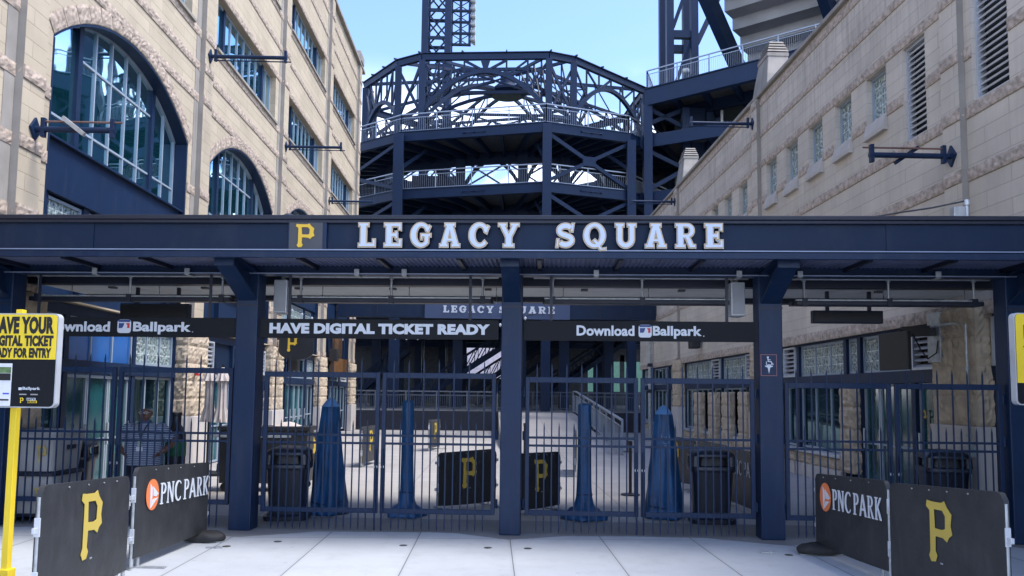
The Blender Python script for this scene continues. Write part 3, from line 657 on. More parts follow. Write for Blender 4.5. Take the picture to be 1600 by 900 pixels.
# ------------------------------------------------------------------ entrance canopy (local x along the gate, y away from the street)
CAN = thing('entrance_canopy', 'long navy steel entrance canopy on posts with raised white lettering', 'canopy', tuple(G0), -GA)
UL, UR = -7.2, 6.32
FV = -1.05                                                          # fascia line
b = MB(); b.box(UL, UR, FV, FV+.10, 3.62, 4.0); o = b.build('fascia_panel', NAVY2, CAN)
b = MB(); b.box(-9.6, -5.42, FV-.012, FV-.001, 3.625, 3.995) if False else None
for a, c in ((-7.19, -5.25), (4.6, 6.31)):                          # lapped end sheets of the fascia
    b = MB(); b.box(a, c, FV-.012, FV-.001, 3.625, 3.995); b.build('fascia_sheet', NAVY2, CAN)
b = MB(); b.box(UL-.02, UR+.02, FV-.07, FV+.20, 4.0, 4.055); b.box(UL-.02, UR+.02, FV-.055, FV-.002, 3.955, 3.999); b.build('top_cap', NAVYD, CAN, bevel=.008)
b = MB(); b.box(UL, 6.9, FV-.10, FV+.12, 3.598, 3.618); b.box(UL, 6.9, FV-.09, FV-.04, 3.515, 3.597); b.build('lower_flange', NAVY, CAN, bevel=.006)
b = MB(); b.box(UL, 6.9, FV-.105, FV-.101, 3.602, 3.616); b.build('edge_strip', mat('pale_edge_blue', (.20, .25, .36), .4), CAN)  # thin strip in a paler blue than the flange
# ribbed underside between fascia and post line, roof sheet above it
b = MB(); n = 880
vs = []; fs = []
for i in range(n+1):
    u = UL+(6.85-UL)*i/n; z = 3.575+(.016 if i % 4 in (1, 2) else 0)
    vs += [(u, FV+.13, z), (u, .0, z)]
for i in range(n): fs.append((2*i, 2*i+2, 2*i+3, 2*i+1))
b.add(vs, fs); b.build('ribbed_underside', mat('underside_navy', (.085, .105, .19), .5, var=.25, vscale=5), CAN)
b = MB(); b.box(UL, 6.88, FV+.12, 3.2, 3.72, 3.78); b.build('roof_sheet', NAVYD, CAN)
b = MB()
for k in range(14):
    u = -6.75+k*1.02
    if min(abs(u-q) for q in (-3.6, .02, 3.46)) < .3: continue
    b.box(u-.025, u+.025, FV+.13, -.06, 3.525, 3.573)
b.build('underside_rib', NAVYD, CAN, split=True)
b = MB(); b.box(UL, 6.85, -.06, .05, 3.475, 3.71); b.box(UL, 6.85, -.14, .08, 3.455, 3.474); b.build('front_beam', NAVY, CAN, bevel=.006)
b = MB(); b.box(UL, 6.85, -.145, -.141, 3.457, 3.473); b.build('edge_strip', MATS['pale_edge_blue'], CAN)
for u in (-5.75, -4.45, -2.1, -1.45, 1.15, 3.05, 3.85, 5.65):
    b = MB(); b.box(u-.035, u+.035, -.152, -.13, 3.448, 3.53); b.box(u-.03, u+.03, -.15, .09, 3.436, 3.447); b.build('pipe_clip', GALV, CAN, bevel=.004)
for u in (-5.25, -3.55, -1.2, 1.35, 3.5, 4.6):
    b = MB(); b.box(u-.11, u+.11, FV-.094, FV-.0905, 3.53, 3.585)
    for q in (-.08, -.03, .03, .08): b.box(u+q-.008, u+q+.008, FV-.10, FV-.094, 3.55, 3.566)
    b.build('splice_plate', NAVY, CAN)
b = MB(); b.box(UL, 6.85, .75, 2.15, 3.44, 3.47); b.build('soffit_panel', SOFFIT, CAN)
b = MB(); b.box(UL, 6.85, 2.15, 2.35, 3.36, 3.7); b.box(UL, 6.85, .55, .73, 3.40, 3.70); b.build('rear_beam', NAVYD, CAN)
b = MB()
for k in range(9): b.box(-6.2+1.45*k-.05, -6.2+1.45*k+.05, 1.1, 1.2, 3.41, 3.439)
b.build('ceiling_light', mat('grey_fitting', (.1, .1, .1), .5), CAN, split=True)
POSTS = [(-3.6, .30), (.02, .28), (3.455, .31), (6.68, .34), (-7.05, .3)]
for u, wd in POSTS:
    b = MB(); b.box(u-wd/2, u+wd/2, -.13, .17, 0, 3.47); b.build('post', NAVY, CAN, bevel=.012)
    b = MB(); b.box(u-wd/2-.004, u+wd/2+.004, -.135, -.131, 3.02, 3.04); b.build('post_joint', NAVYD, CAN)
    # tapered cantilever bracket towards the street: web and two flanges
    b = MB(); prof = [(-.12, 3.10), (-.12, 3.47), (FV+.12, 3.585), (FV+.12, 3.47)]
    b.prism(prof, lambda y, z, u=u: (u-.02, y, z), lambda y, z, u=u: (u+.02, y, z))
    b.bar((u, -.12, 3.10), (u, FV+.12, 3.47), wd*.82, .03); b.bar((u, -.10, 3.485), (u, FV+.12, 3.59), wd*.82, .02)
    b.box(u-wd*.42, u+wd*.42, FV+.08, FV+.12, 3.44, 3.6); b.build('bracket', NAVY, CAN)
# raised letters: dark returns, white face, thin gold line, pale centre
LETH = .30
for word, u0, wid in (('LEGACY', -1.845, 1.985), ('SQUARE', .590, 2.025)):
    base, tot = slab_word(word, LETH, .118, .09, .009)
    l2, _ = slab_word(word, LETH, .118, .004, .006); l3, _ = slab_word(word, LETH, .118, .004, .005); l4, _ = slab_word(word, LETH, .118, .004, -.008)
    sx = wid/tot
    for (ch, s0, x), (_, s1, _), (_, s2, _), (_, s3, _) in zip(base, l2, l3, l4):
        def P(s, v, sx=sx, x=x, u0=u0): return MB().add([((p[0]+x)*sx+u0, v-p[2], p[1]+3.645) for p in s[0]], s[1])
        q = P(s0, FV-.056).build('letter', BLACK, CAN)
        P(s0, FV-.106) if False else None
        m = P(([(a, c, z*.06) for a, c, z in s0[0]], s0[1]), FV-.105); m.build('letter_face', WHITE, q)
        P(s1, FV-.1105).build('letter_inline', TANL, q) if False else None
        P(s2, FV-.1125).build('letter_inline', TANL, q)
        P(s3, FV-.1165).build('letter_face', mat('letter_blue_white', (.50, .58, .72), .5, var=.03), q)
# emblem plaque
b = MB(); b.box(-2.75, -2.26, FV-.05, FV-.001, 3.622, 4.02); pq = b.build('emblem_plaque', NAVY, CAN, bevel=.008)
b = MB(); b.box(-2.73, -2.31, FV-.054, FV-.051, 3.625, 3.99); b.build('plaque_face', mat('plaque_grey', (.05, .055, .065), .45), pq)
vs, fs = emblem(.235, .30, .012); MB().add([(x-2.645, FV-.062-z, y+3.645) for x, y, z in vs], fs).build('emblem', GOLD, pq)
b = MB(); b.lathe([(.0, 0), (.11, 0), (.10, .05), (.05, .09), (0, .10)], 16, (-2.86, FV+.3, 4.055)) ; b.build('roof_vent', NAVYD, CAN, smooth=40)

# ------------------------------------------------------------------ gates
def gate_leaf(u0, u1, zt, zb, label, latch_left, first=.05):
    t = thing('gate_leaf', label, 'gate', tuple(gate(u0)), -GA, 'gate leaves under the canopy'); W = u1-u0
    b = MB(); s = .055
    b.box(0, s, -.025, .03, zb, zt); b.box(W-s, W, -.025, .03, zb, zt); b.box(s, W-s, -.024, .029, zt-.075, zt-.001); b.box(s, W-s, -.024, .029, zb+.001, zb+.065)
    b.box(s, W-s, -.016, .018, 1.262, 1.292); b.box(s, W-s, -.016, .018, 1.155, 1.185)
    b.build('frame', NAVY, t, bevel=.005)
    n = max(8, round((W-2*s)/.1)); tall = None; short = None
    for k in range(1, n):
        x = s+(W-2*s)*k/n
        if k % 2:
            if tall is None:
                b = MB(); b.box(-.009, .009, -.031, -.0245+.005, .06, zt+.10)
                b.loft([[(-.009,-.031,zt+.10),(.009,-.031,zt+.10),(.009,-.0195,zt+.10),(-.009,-.0195,zt+.10)], [(-.001,-.026,zt+.17),(.001,-.026,zt+.17),(.001,-.024,zt+.17),(-.001,-.024,zt+.17)]])
                b.loft([[(-.001,-.026,0.0),(.001,-.026,0.0),(.001,-.024,0.0),(-.001,-.024,0.0)], [(-.009,-.031,.06),(.009,-.031,.06),(.009,-.0195,.06),(-.009,-.0195,.06)]])
                tall = b.build('picket', NAVY, t, loc=(x, 0, .012))
            else: o = tall.copy(); COL.objects.link(o); o.parent = t; o.location = (x, 0, .012)
        else:
            if short is None:
                b = MB(); b.box(-.009, .009, -.031, -.0195, .06, 1.40)
                b.loft([[(-.009,-.031,1.40),(.009,-.031,1.40),(.009,-.0195,1.40),(-.009,-.0195,1.40)], [(-.001,-.026,1.47),(.001,-.026,1.47),(.001,-.024,1.47),(-.001,-.024,1.47)]])
                b.loft([[(-.001,-.026,0.0),(.001,-.026,0.0),(.001,-.024,0.0),(-.001,-.024,0.0)], [(-.009,-.031,.06),(.009,-.031,.06),(.009,-.0195,.06),(-.009,-.0195,.06)]])
                short = b.build('picket', NAVY, t, loc=(x, 0, .012))
            else: o = short.copy(); COL.objects.link(o); o.parent = t; o.location = (x, 0, .012)
    xb = .028 if latch_left else W-.028
    b = MB(); b.tube([(xb, -.05, .02), (xb, -.05, 1.1)], .012, 8); b.build('drop_bolt', NAVY, t)
    b = MB(); b.lathe([(0, 0), (.022, 0), (.022, .012), (0, .012)], 12); vs = [(x+xb, -.026-z, y+.86) for x, y, z in b.v]; MB().add(vs, b.f).build('lock', SILVER, t)
    xh = W if latch_left else 0
    b = MB()
    for z in (zb+.15, 1.3, zt-.2): b.tube([(xh+(.02 if latch_left else -.02), 0, z-.06), (xh+(.02 if latch_left else -.02), 0, z+.06)], .018, 8)
    b.build('hinge', NAVY, t, split=True)
gate_leaf(-7.0, -5.44, 2.17, .32, 'navy picket gate leaf at far left behind the ticket sign', False)
gate_leaf(-5.40, -3.80, 2.17, .32, 'navy picket gate leaf with the man standing behind it', True)
gate_leaf(-3.36, -1.77, 2.13, .24, 'navy picket gate leaf in front of the left trash can and left blue cone', False)
gate_leaf(-1.735, -.19, 2.13, .24, 'navy picket gate leaf just left of the centre post', True)
gate_leaf(.21, 1.72, 2.09, .25, 'navy picket gate leaf just right of the centre post', False)
gate_leaf(1.755, 3.26, 2.09, .25, 'navy picket gate leaf in front of the right blue cone and trash can', True)
gate_leaf(3.655, 5.05, 2.05, .24, 'navy picket gate leaf right of the accessible entrance post', False)
gate_leaf(5.10, 6.48, 2.05, .24, 'navy picket gate leaf at far right before the stone pier', True)

# ------------------------------------------------------------------ hanging signs in the bays
def logo(b_white, b_blue, b_red, x, y, h):
    """small badge: white rounded plate, blue and red halves with a pale figure between, dark name strip on top"""
    def rr(x0, x1, y0, y1, r): return arc(x1-r, y1-r, r, r, 0, 90, 4)+arc(x0+r, y1-r, r, r, 90, 180, 4)+arc(x0+r, y0+r, r, r, 180, 270, 4)+arc(x1-r, y0+r, r, r, 270, 360, 4)
    b_white.append((outline([rr(x, x+h, y, y+h*.98, h*.2)], .004), 0))
    b_blue.append((outline([[(x+.1*h, y+.36*h), (x+.1*h, y+.72*h), (x+.52*h, y+.72*h), (x+.44*h, y+.5*h), (x+.36*h, y+.36*h)]], .004), .003))
    b_red.append((outline([[(x+.72*h, y+.36*h), (x+.74*h, y+.55*h), (x+.62*h, y+.72*h), (x+.9*h, y+.72*h), (x+.9*h, y+.36*h)]], .004), .003))
    b_blue.append((outline([rr(x+.06*h, x+.94*h, y+.80*h, y+.96*h, .05*h)], .004), .003))
def sign(u0, u1, z0, z1, label, body=(), badge=None):
    t = thing('hanging_sign', label, 'sign', tuple(gate(u0, 0, z0)), -GA, 'signs hung across the gate bays'); W, H = u1-u0, z1-z0
    b = MB(); b.box(0, W, -.07, -.03, 0, H); b.build('panel', BIN, t, bevel=.004)
    b = MB()
    for x in (W*.12, W*.88): b.box(x-.02, x+.02, -.055, -.045, H, 3.46-z0)
    b.build('hanger', NAVYD, t, split=True)
    for s, x, y, w, h, off, sp in body:
        vs, fs = fit(text(s, .004, off, sp), w, h, x, y); MB().add([(a, -.073-z, c) for a, c, z in vs], fs).build('lettering', WHITE, t)
    if badge:
        A, B, C = [], [], []; logo(A, B, C, *badge)
        for lst, m in ((A, WHITE), (B, mat('badge_blue', (.02, .05, .2), .5)), (C, mat('badge_red', (.5, .03, .05), .5))):
            b = MB()
            for (vs, fs), d in lst: b.add([(a, -.073-d-z, c) for a, c, z in vs], fs)
            b.build('badge', m, t)
sign(-6.95, -3.765, 2.585, 2.855, 'black hanging sign reading Download Ballpark in the left bay behind the man', [('Download', .50, .065, .92, .142, .034, 1.02), ('Ballpark', 1.745, .035, .81, .172, .034, 1.02), ('.', 2.575, .066, .013, .013, 0, 1)], (1.525, .05, .19))
sign(-3.43, -.16, 2.585, 2.85, 'black hanging sign reading HAVE DIGITAL TICKET READY', [('HAVE DIGITAL TICKET READY', 3.43-3.30, .062, 3.02, .145, .06, 1.04)])
sign(.175, 3.27, 2.58, 2.85, 'black hanging sign reading Download Ballpark right of the centre post', [('Download', .715, .068, .775, .14, .034, 1.02), ('Ballpark', 1.735, .037, .65, .17, .034, 1.02), ('.', 2.405, .068, .014, .014, 0, 1)], (1.545, .05, .175))

# ------------------------------------------------------------------ pipes, rails, loudspeakers, screens under the canopy
def hanging_rail(u0, u1, label):
    t = thing('hanging_heater_rail', label, 'heater rail', tuple(gate(u0, 0, 3.13)), -GA, 'heater rails hung under the canopy'); W = u1-u0
    b = MB(); b.tube([(-.15, .4, .37), (W+.1, .4, .37)], .018, 8); b.build('supply_pipe', GALV, t, smooth=50)
    n = 3; xs = [.12, W*.5, W-.12]
    for x in xs:
        b = MB(); b.tube([(x, .4, .36), (x, .4, .075)], .017, 8); b.lathe([(.03, 0), (.03, .05)], 10, (x, .4, .335)); b.build('drop_pipe', GALV, t, smooth=50)
        b = MB(); b.tube([(x+.16, .95, .36), (x+.16, .95, .08), (x+.1, .6, .06)], .014, 8); b.build('rear_drop', GALV, t, smooth=50)
        b = MB(); b.box(x-.035, x+.035, .35, .45, -.01, .10); b.build('clamp', NAVYD, t)
    b = MB(); b.box(0, W, .37, .43, .062, .085); b.build('top_tube', GALV, t, bevel=.006)
    b = MB(); b.box(0, W, .36, .50, 0, .06); b.box(-.02, W+.02, .50, .66, .012, .07); b.build('reflector', NAVYD, t, bevel=.008)
hanging_rail(-7.0, -4.05, 'long dark heater rail on grey pipes in the far left bay')
hanging_rail(-3.15, -.3, 'long dark heater rail on grey pipes above the ticket ready sign')
hanging_rail(.45, 3.2, 'long dark heater rail on grey pipes just right of the centre post')
hanging_rail(3.95, 6.5, 'long dark heater rail on grey pipes in the far right bay')
def speaker(u, label):
    t = thing('hanging_speaker', label, 'loudspeaker', tuple(gate(u, .3, 2.95)), -GA, 'grey speakers under the canopy')
    b = MB(); b.box(-.095, .095, -.07, .14, .01, .48); b.build('cabinet', SILVER, t, bevel=.012)
    b = MB(); b.box(-.08, .08, -.076, -.071, .03, .46); b.build('grille', mat('speaker_grille', (.34, .36, .39), .5, bump=.5, bscale=160), t)
    b = MB(); b.bar((0, .05, .48), (0, .05, .54), .05, .02); b.box(-.06, .06, 0, .1, -.0, .009); b.build('mount', GALV, t)
speaker(-3.27, 'grey box speaker hanging beside the left post'); speaker(3.12, 'grey box speaker hanging beside the right accessible entrance post')
def screen(u0, u1, z0, z1, label):
    t = thing('hanging_screen', label, 'screen', tuple(gate(u0, 1.2, z0)), -GA, 'dark screens under the canopy'); W, H = u1-u0, z1-z0
    b = MB(); b.box(0, W, 0, .12, 0, H); b.build('housing', NAVYD, t, bevel=.01)
    b = MB(); b.box(.03, W-.03, -.004, -.001, .03, H-.03); b.build('display', BLACK, t)
    b = MB(); b.box(W*.2, W*.2+.05, .04, .08, H, 3.44-z0); b.box(W*.8, W*.8+.05, .04, .08, H, 3.44-z0); b.build('hanger', NAVYD, t, split=True)
screen(-6.1, -5.02, 2.93, 3.19, 'dark switched-off screen hanging in the left bay'); screen(4.45, 5.48, 2.96, 3.15, 'dark switched-off screen hanging in the right bay')
# accessible entrance plate on the right post
t = thing('accessible_sign', 'small navy wheelchair symbol sign on the right post', 'sign', tuple(gate(3.42, -.137, 2.13)), -GA)
b = MB(); b.box(-.105, .105, -.008, 0, 0, .285); b.build('plate', mat('sign_red_edge', (.30, .12, .12), .5), t)
b = MB(); b.box(-.097, .097, -.010, -.008, .008, .277); b.build('face', NAVY, t)
def sym(loops, m, name, d=.012):
    b = MB()
    for k, l in enumerate(loops):
        vs, fs = outline([l], .002); b.add([(x, -d-z-.0003*k, y) for x, y, z in vs], fs)
    b.build(name, m, t)
sym([arc(-.012, .245, .014, .014, 0, 360, 10)[:-1], stroke([(-.012, .232), (-.008, .19), (.03, .188), (.045, .155), (.06, .158)], .014), stroke(arc(.0, .168, .034, .034, 140, 350, 12), .009), stroke([(-.01, .213), (.022, .213)], .010)], WHITE, 'wheelchair_symbol')
sym([[(0, .03), (-.016, .11), (-.052, .125), (-.05, .136), (.05, .136), (.052, .125), (.016, .11)], arc(0, .142, .018, .012, 0, 180, 8)], WHITE, 'arrow_symbol', .013)
# ------------------------------------------------------------------ far end of the alley: ramp tower, light towers, grandstand
def V(p, z): return Vector((p[0], p[1], z))
def lerp(a, b, t): return Vector(a)*(1-t)+Vector(b)*t
def railing(path, h, root, nm='railing', gap=.13, postgap=2.2, m=None):
    """metal guard rail along a 3D path: posts, rails and thin balusters"""
    m = m or RAILM; b = MB(); c = MB(); path = [Vector(p) for p in path]
    for p, q in zip(path, path[1:]):
        Lg = (q-p).length; n = max(1, round(Lg/postgap)); u3 = Vector((0,0,1))
        for i in range(n+1):
            a = lerp(p, q, i/n); b.bar(a, a+u3*h, .06, .06)
        b.bar(p+u3*h, q+u3*h, .07, .06); b.bar(p+u3*(h*.80), q+u3*(h*.80), .035, .035); b.bar(p+u3*.10, q+u3*.10, .045, .045)
        k = max(2, round(Lg/gap))
        for i in range(k):
            a = lerp(p, q, (i+.5)/k); c.bar(a+u3*.10, a+u3*(h*.80), .011, .011)
    o = b.build(nm, m, root, True); c.build('balusters', m, o, True); return o
RT_ = thing('ramp_tower', 'open navy steel ramp tower with arched roof trusses at the end of the alley', 'ramp tower', (.8, 53, 0))
CEN = Vector((.8, 53, 0))
OUT = [(-12.5, 52.0), (-5.6, 46.3), (2.92, 44.0), (7.93, 45.7), (12.5, 51.0), (12.0, 58), (6.5, 63), (-4.5, 63), (-11, 59)]
INN = [tuple(lerp(V(p, 0), CEN, 5.0/((V(p, 0)-CEN).length))[:2]) for p in OUT]
n = len(OUT)
for lv, zt in enumerate((17.15, 13.70, 10.27)):
    b = MB(); vs = [(*p, zt-.12) for p in OUT]+[(*p, zt-.12) for p in INN]+[(*p, zt) for p in OUT]+[(*p, zt) for p in INN]; fs = []
    for i in range(n):
        j = (i+1) % n; fs += [(i, j, n+j, n+i), (2*n+i, 3*n+i, 3*n+j, 2*n+j), (i, 2*n+i, 2*n+j, j), (n+i, n+j, 3*n+j, 3*n+i)]
    b.add(vs, fs); o = b.build('deck', DECKM, RT_, True)
    b = MB()
    for i in range(n):
        p, q = OUT[i], OUT[(i+1) % n]; b.bar(V(p, zt-.24), V(q, zt-.24), .16, .56); b.bar(V(p, zt+.02), V(q, zt+.02), .26, .05); b.bar(V(p, zt-.52), V(q, zt-.52), .30, .05)
    b.build('edge_beam', STEELB, RT_, True)
    b = MB()
    for i in range(n):
        p, q = INN[i], INN[(i+1) % n]; b.bar(V(p, zt-.50), V(q, zt-.50), .25, .75)
        k = 5
        for j in range(k):
            a, c = lerp(V(OUT[i], zt-.32), V(OUT[(i+1) % n], zt-.32), (j+.5)/k), lerp(V(p, zt-.32), V(q, zt-.32), (j+.5)/k); b.bar(a, c, .14, .38)
    b.build('floor_beam', STEELB, RT_, True)
    railing([(*lerp(V(p, 0), CEN, .012)[:2], zt+.02) for p in OUT+[OUT[0]]][:6] if lv < 2 else [(*p, zt) for p in OUT[1:4]], 1.12, RT_)
    if lv < 2: railing([(*p, zt) for p in INN[:5]], 1.1, RT_, m=RAILD)
    for i in (1, 2):                                                # little pipe handles on the fascia
        b = MB(); p, q = V(OUT[i], zt-.27), V(OUT[i+1], zt-.27); d = (q-p).normalized(); nn = Vector((d.y, -d.x, 0))
        c = lerp(p, q, .52)+nn*.16
        for s in (-.62, 0, .62): b.bar(c+d*s-nn*.08, c+d*s+nn*.03, .09, .09)
        b.tube([c-d*.62+nn*.02, c-d*.3+nn*.02-Vector((0,0,.03)), c+nn*.02, c+d*.3+nn*.02-Vector((0,0,.03)), c+d*.62+nn*.02], .02, 6); b.build('conduit_handle', STEELB, RT_, True)
for p, wd in [(OUT[1], .58), (OUT[2], .50), (OUT[3], .50), (OUT[4], .5), (OUT[0], .5)]:
    b = MB(); d = .18; c = lerp(V(p, 0), CEN, -.004)
    b.box(c.x-wd/2, c.x+wd/2, c.y-wd/2-d+.05, c.y+wd/2-d, 0, 17.0 if p != OUT[3] else 16.7); b.build('column', STEELB, RT_, True)
for p in INN:
    b = MB(); b.box(p[0]-.3, p[0]+.3, p[1]-.3, p[1]+.3, 0, 17.1); b.build('inner_column', STEELB, RT_, True)
# cross bracing in the side faces
for (a, c) in ((OUT[2], OUT[3]), (OUT[0], OUT[1])):
    for z0, z1 in ((13.8, 16.6), (10.4, 13.1), (6.9, 9.7)):
        b = MB(); b.bar(V(a, z1), V(c, z0), .12, .22); b.bar(V(a, z0), V(c, z1), .11, .20)
        m = (V(a, (z0+z1)/2)+V(c, (z0+z1)/2))/2; dd = (V(c, 0)-V(a, 0)).normalized()
        b.bar(m-dd*.4, m+dd*.4, .14, .55); b.build('cross_brace', STEELB, RT_, True)
for i in range(n):                                                   # knee braces under the decks, arched brackets between inner columns
    p, q = INN[i], INN[(i+1) % n]
    for zb, zt in ((14.2, 16.5), (10.8, 13.1)):
        b = MB(); k = 14; pts = [lerp(V(p, zb), V(q, zb), t/k)+Vector((0, 0, (zt-zb)*math.sin(math.pi*t/k)**.7)) for t in range(k+1)]
        for u, v in zip(pts, pts[1:]): b.bar(u, v, .16, .22)
        for t in (3, 5, 9, 11): b.bar(pts[t], V(pts[t][:2], zt+.15), .09, .09)
        b.bar(pts[3], V(lerp(V(p, 0), V(q, 0), .36)[:2], zt+.1), .08, .08); b.bar(pts[11], V(lerp(V(p, 0), V(q, 0), .64)[:2], zt+.1), .08, .08)
        b.build('arched_bracket', STEELB, RT_, True)
for i in (1, 2, 3):
    for zt in (16.6, 13.15):
        b = MB(); b.bar(V(OUT[i], zt-1.6), V(lerp(V(OUT[i], 0), V(INN[i], 0), .42)[:2], zt), .14, .2); b.build('knee_brace', STEELB, RT_, True)
# roof
AR = [(-8.6, 51.9), (-6.0, 48.2), (-4.45, 47.2), (3.2, 46.6), (4.75, 47.2), (10.0, 51.9), (9.6, 57.2), (5.2, 61.2), (-4.2, 61.2), (-8.8, 57)]
ZR = 22.35; m_ = len(AR)
for i in range(m_):
    p, q = AR[i], AR[(i+1) % m_]; b = MB(); b.bar(V(p, ZR-.2), V(q, ZR-.2), .26, .34); b.bar(V(p, ZR+.03), V(q, ZR+.03), .42, .05); b.build('top_chord', STEELB, RT_, True)
    b = MB(); b.box(p[0]-.19, p[0]+.19, p[1]-.19, p[1]+.19, 17.16, ZR-.38); b.build('roof_post', STEELB, RT_, True)
    if 0 <= i <= 4 or True:
        Lg = (V(q, 0)-V(p, 0)).length
        if Lg < 2.2:
            b = MB(); b.bar(V(p, 18.6), V(q, 21.8), .10, .16); b.bar(V(p, 21.8), V(q, 18.6), .10, .16); b.bar(V(p, 18.5), V(q, 18.5), .14, .22); b.build('cross_brace', STEELB, RT_, True); continue
        hi = 21.25 if Lg > 6.8 else 20.3; lo = 18.75
        k = 18; pts = [lerp(V(p, lo), V(q, lo), t/k)+Vector((0, 0, (hi-lo)*(1-(2*t/k-1)**2))) for t in range(k+1)]
        b = MB()
        for u, v in zip(pts, pts[1:]): b.bar(u, v, .22, .24)
        b.build('roof_arch', STEELB, RT_, True)
        b = MB()
        for t in ((3, 6, 12, 15) if i in (2,) else (3, 6, 9, 12, 15)): b.bar(pts[t], V(pts[t][:2], ZR-.38), .11, .11)
        if i == 2: b.loft([[Vector(pts[9])+Vector((x, y, .1)) for x, y in ((-.10,-.1),(.10,-.1),(.10,.1),(-.10,.1))], [Vector((*pts[9][:2], ZR-.41))+Vector((x, y, 0)) for x, y in ((-.28,-.1),(.28,-.1),(.28,.1),(-.28,.1))]])
        for t0, t1 in ((0, 3), (3, 6), (12, 15), (15, 18)):
            a, c = (pts[t0], V(pts[t1][:2], ZR-.4)) if t0 >= 9 else (V(pts[t0][:2], ZR-.4), pts[t1])
            b.bar(a, c, .09, .11)
        b.bar(V(pts[9][:2], ZR-.4) if i != 2 else V(pts[6][:2], ZR-.4), pts[6] if i != 2 else pts[9], .12, .14)
        if i == 2: b.bar(V(pts[12][:2], ZR-.4), pts[9], .12, .14)
        b.build('truss_web', STEELB, RT_, True, split=True)
        b = MB(); 
        for t in range(4):
            a = lerp(V(p, ZR+.06), V(q, ZR+.06), t/3.0001); dd = (a-V(CEN[:2], a.z)).normalized(); b.bar(a-dd*.35, a+dd*.35, .07, .09)
        b.build('purlin_end', STEELB, RT_, True)
HUB = Vector((.8, 52.6, 0))
b = MB(); b.lathe([(0, 21.95), (1.12, 21.95), (1.28, 22.08), (1.28, 22.22), (.8, 22.4), (.5, 22.7), (.46, 23.5), (0, 23.5)], 28, (HUB.x, HUB.y, 0)); b.build('roof_hub', STEELB, RT_, True, smooth=35)
b = MB(); b.lathe([(.0, 21.90), (1.0, 21.90), (1.0, 21.947), (0, 21.947)], 28, (HUB.x, HUB.y, 0)); b.build('hub_plate', NAVYD, RT_, True)
for i, p in enumerate(AR):                                           # radial trusses
    b = MB(); k = 10; a = HUB+(V(p, 0)-HUB).normalized()*.95
    top = [lerp(V(a[:2], 23.1), V(p, ZR-.1), t/k) for t in range(k+1)]
    bot = [lerp(V(a[:2], 22.1), V(p, 18.3), t/k)+Vector((0, 0, 1.15*math.sin(math.pi*t/k)*(1-.25*t/k))) for t in range(k+1)]
    for u, v in zip(top, top[1:]): b.bar(u, v, .13, .19)
    for u, v in zip(bot, bot[1:]): b.bar(u, v, .16, .20)
    for t in range(2, k, 2): b.bar(top[t], bot[t], .08, .08); b.bar(top[t], bot[min(k, t+2)], .07, .07)
    b.build('radial_truss', STEELB, RT_, True)
IR = [tuple(lerp(V(p, 0), HUB, .42)[:2]) for p in AR]
b = MB()
for i in range(m_):
    p, q = IR[i], IR[(i+1) % m_]; b.bar(V(p, 20.9), V(q, 20.9), .12, .2); b.bar(V(p, 22.4), V(q, 22.4), .12, .2); b.bar(V(p, 20.9), V(q, 22.4), .1, .1); b.bar(V(p, 22.4), V(q, 20.9), .1, .1)
b.build('ring_truss', STEELB, RT_, True)
for i in range(m_):                                                  # lattice posts round the core, seen behind the railing
    p, q = INN[i % n], INN[(i+1) % n]
    b = MB()
    for t in (0, .5):
        a, c = lerp(V(p, 17.2), V(q, 17.2), t), lerp(V(p, 17.2), V(q, 17.2), t+.5); h = Vector((0, 0, 1.9))
        b.bar(a, c+h, .1, .12); b.bar(a+h, c, .1, .12); b.bar(a+h, c+h, .12, .16)
    if i < n: b.build('core_lattice', STEELB, RT_, True)
# stair core
b = MB(); b.box(-5.6, -2.3, 53.5, 56, 6.9, 16.6); b.build('stair_core', NAVYD, RT_, True)
# ground storey: full slab added to darken the concourse, stair flights
b = MB(); b.box(-16, 16, 46.8, 80, 6.45, 6.84); b.build('shading_slab', DECKM, RT_, True)
b = MB(); b.bar(V(OUT[1], 6.6), V(OUT[2], 6.6), .2, .55); b.bar(V(OUT[2], 6.6), V(OUT[3], 6.6), .2, .55); b.bar(V(OUT[0], 6.6), V(OUT[1], 6.6), .2, .55)
for y in (50, 54, 58, 63, 70): b.box(-15, 15, y-.15, y+.15, 5.9, 6.449)
b.build('floor_beam', STEELB, RT_, True)
def flight(p, q, w, name='stair_flight'):
    p, q = Vector(p), Vector(q); b = MB(); d = (q-p).normalized(); sd_ = Vector((-d.y, d.x, 0)).normalized() if abs(d.x)+abs(d.y) > .01 else Vector((1, 0, 0)); k = 12
    for s in (-w/2, w/2):
        a, c = p+sd_*s, q+sd_*s; up = Vector((0, 0, .95))
        b.bar(a, c, .12, .3); b.bar(a+up, c+up, .08, .1)
        for t in range(k):
            u, v = lerp(a, c, t/k), lerp(a, c, (t+1)/k); b.bar(u, v+up, .05, .06); b.bar(v, v+up, .05, .05)
    b.add([p-sd_*w/2, p+sd_*w/2, q+sd_*w/2, q-sd_*w/2], [(0, 1, 2, 3)])
    o = b.build(name, STEELB, RT_, True); return o
flight((-5.2, 50.5, 1.0), (3.2, 52.0, 6.6), 1.4); flight((-3.0, 55.5, 1.0), (5.4, 56.5, 6.6), 1.4); flight((-1.2, 60, 1.0), (7.4, 60.5, 6.6), 1.4)
flight((9.4, 55, 5.8), (3.2, 54, 1.6), 2.2); flight((-9.5, 52, 1.0), (-5.4, 52, 4.6), 1.2)
b = MB()
for x0, x1, z0, z1 in ((-18, -3.6, 0, 6.45), (-3.6, 1.6, 0, 3.3), (1.6, 7.2, 0, 6.45), (7.2, 14, 0, 2.2), (14, 18, 0, 6.45), (7.2, 14, 5.0, 6.45), (7.2, 8.9, 2.2, 5.0), (10.1, 10.9, 2.2, 5.6), (11.9, 12.3, 2.2, 5.6)): b.box(x0, x1, 74, 74.3, z0, z1)
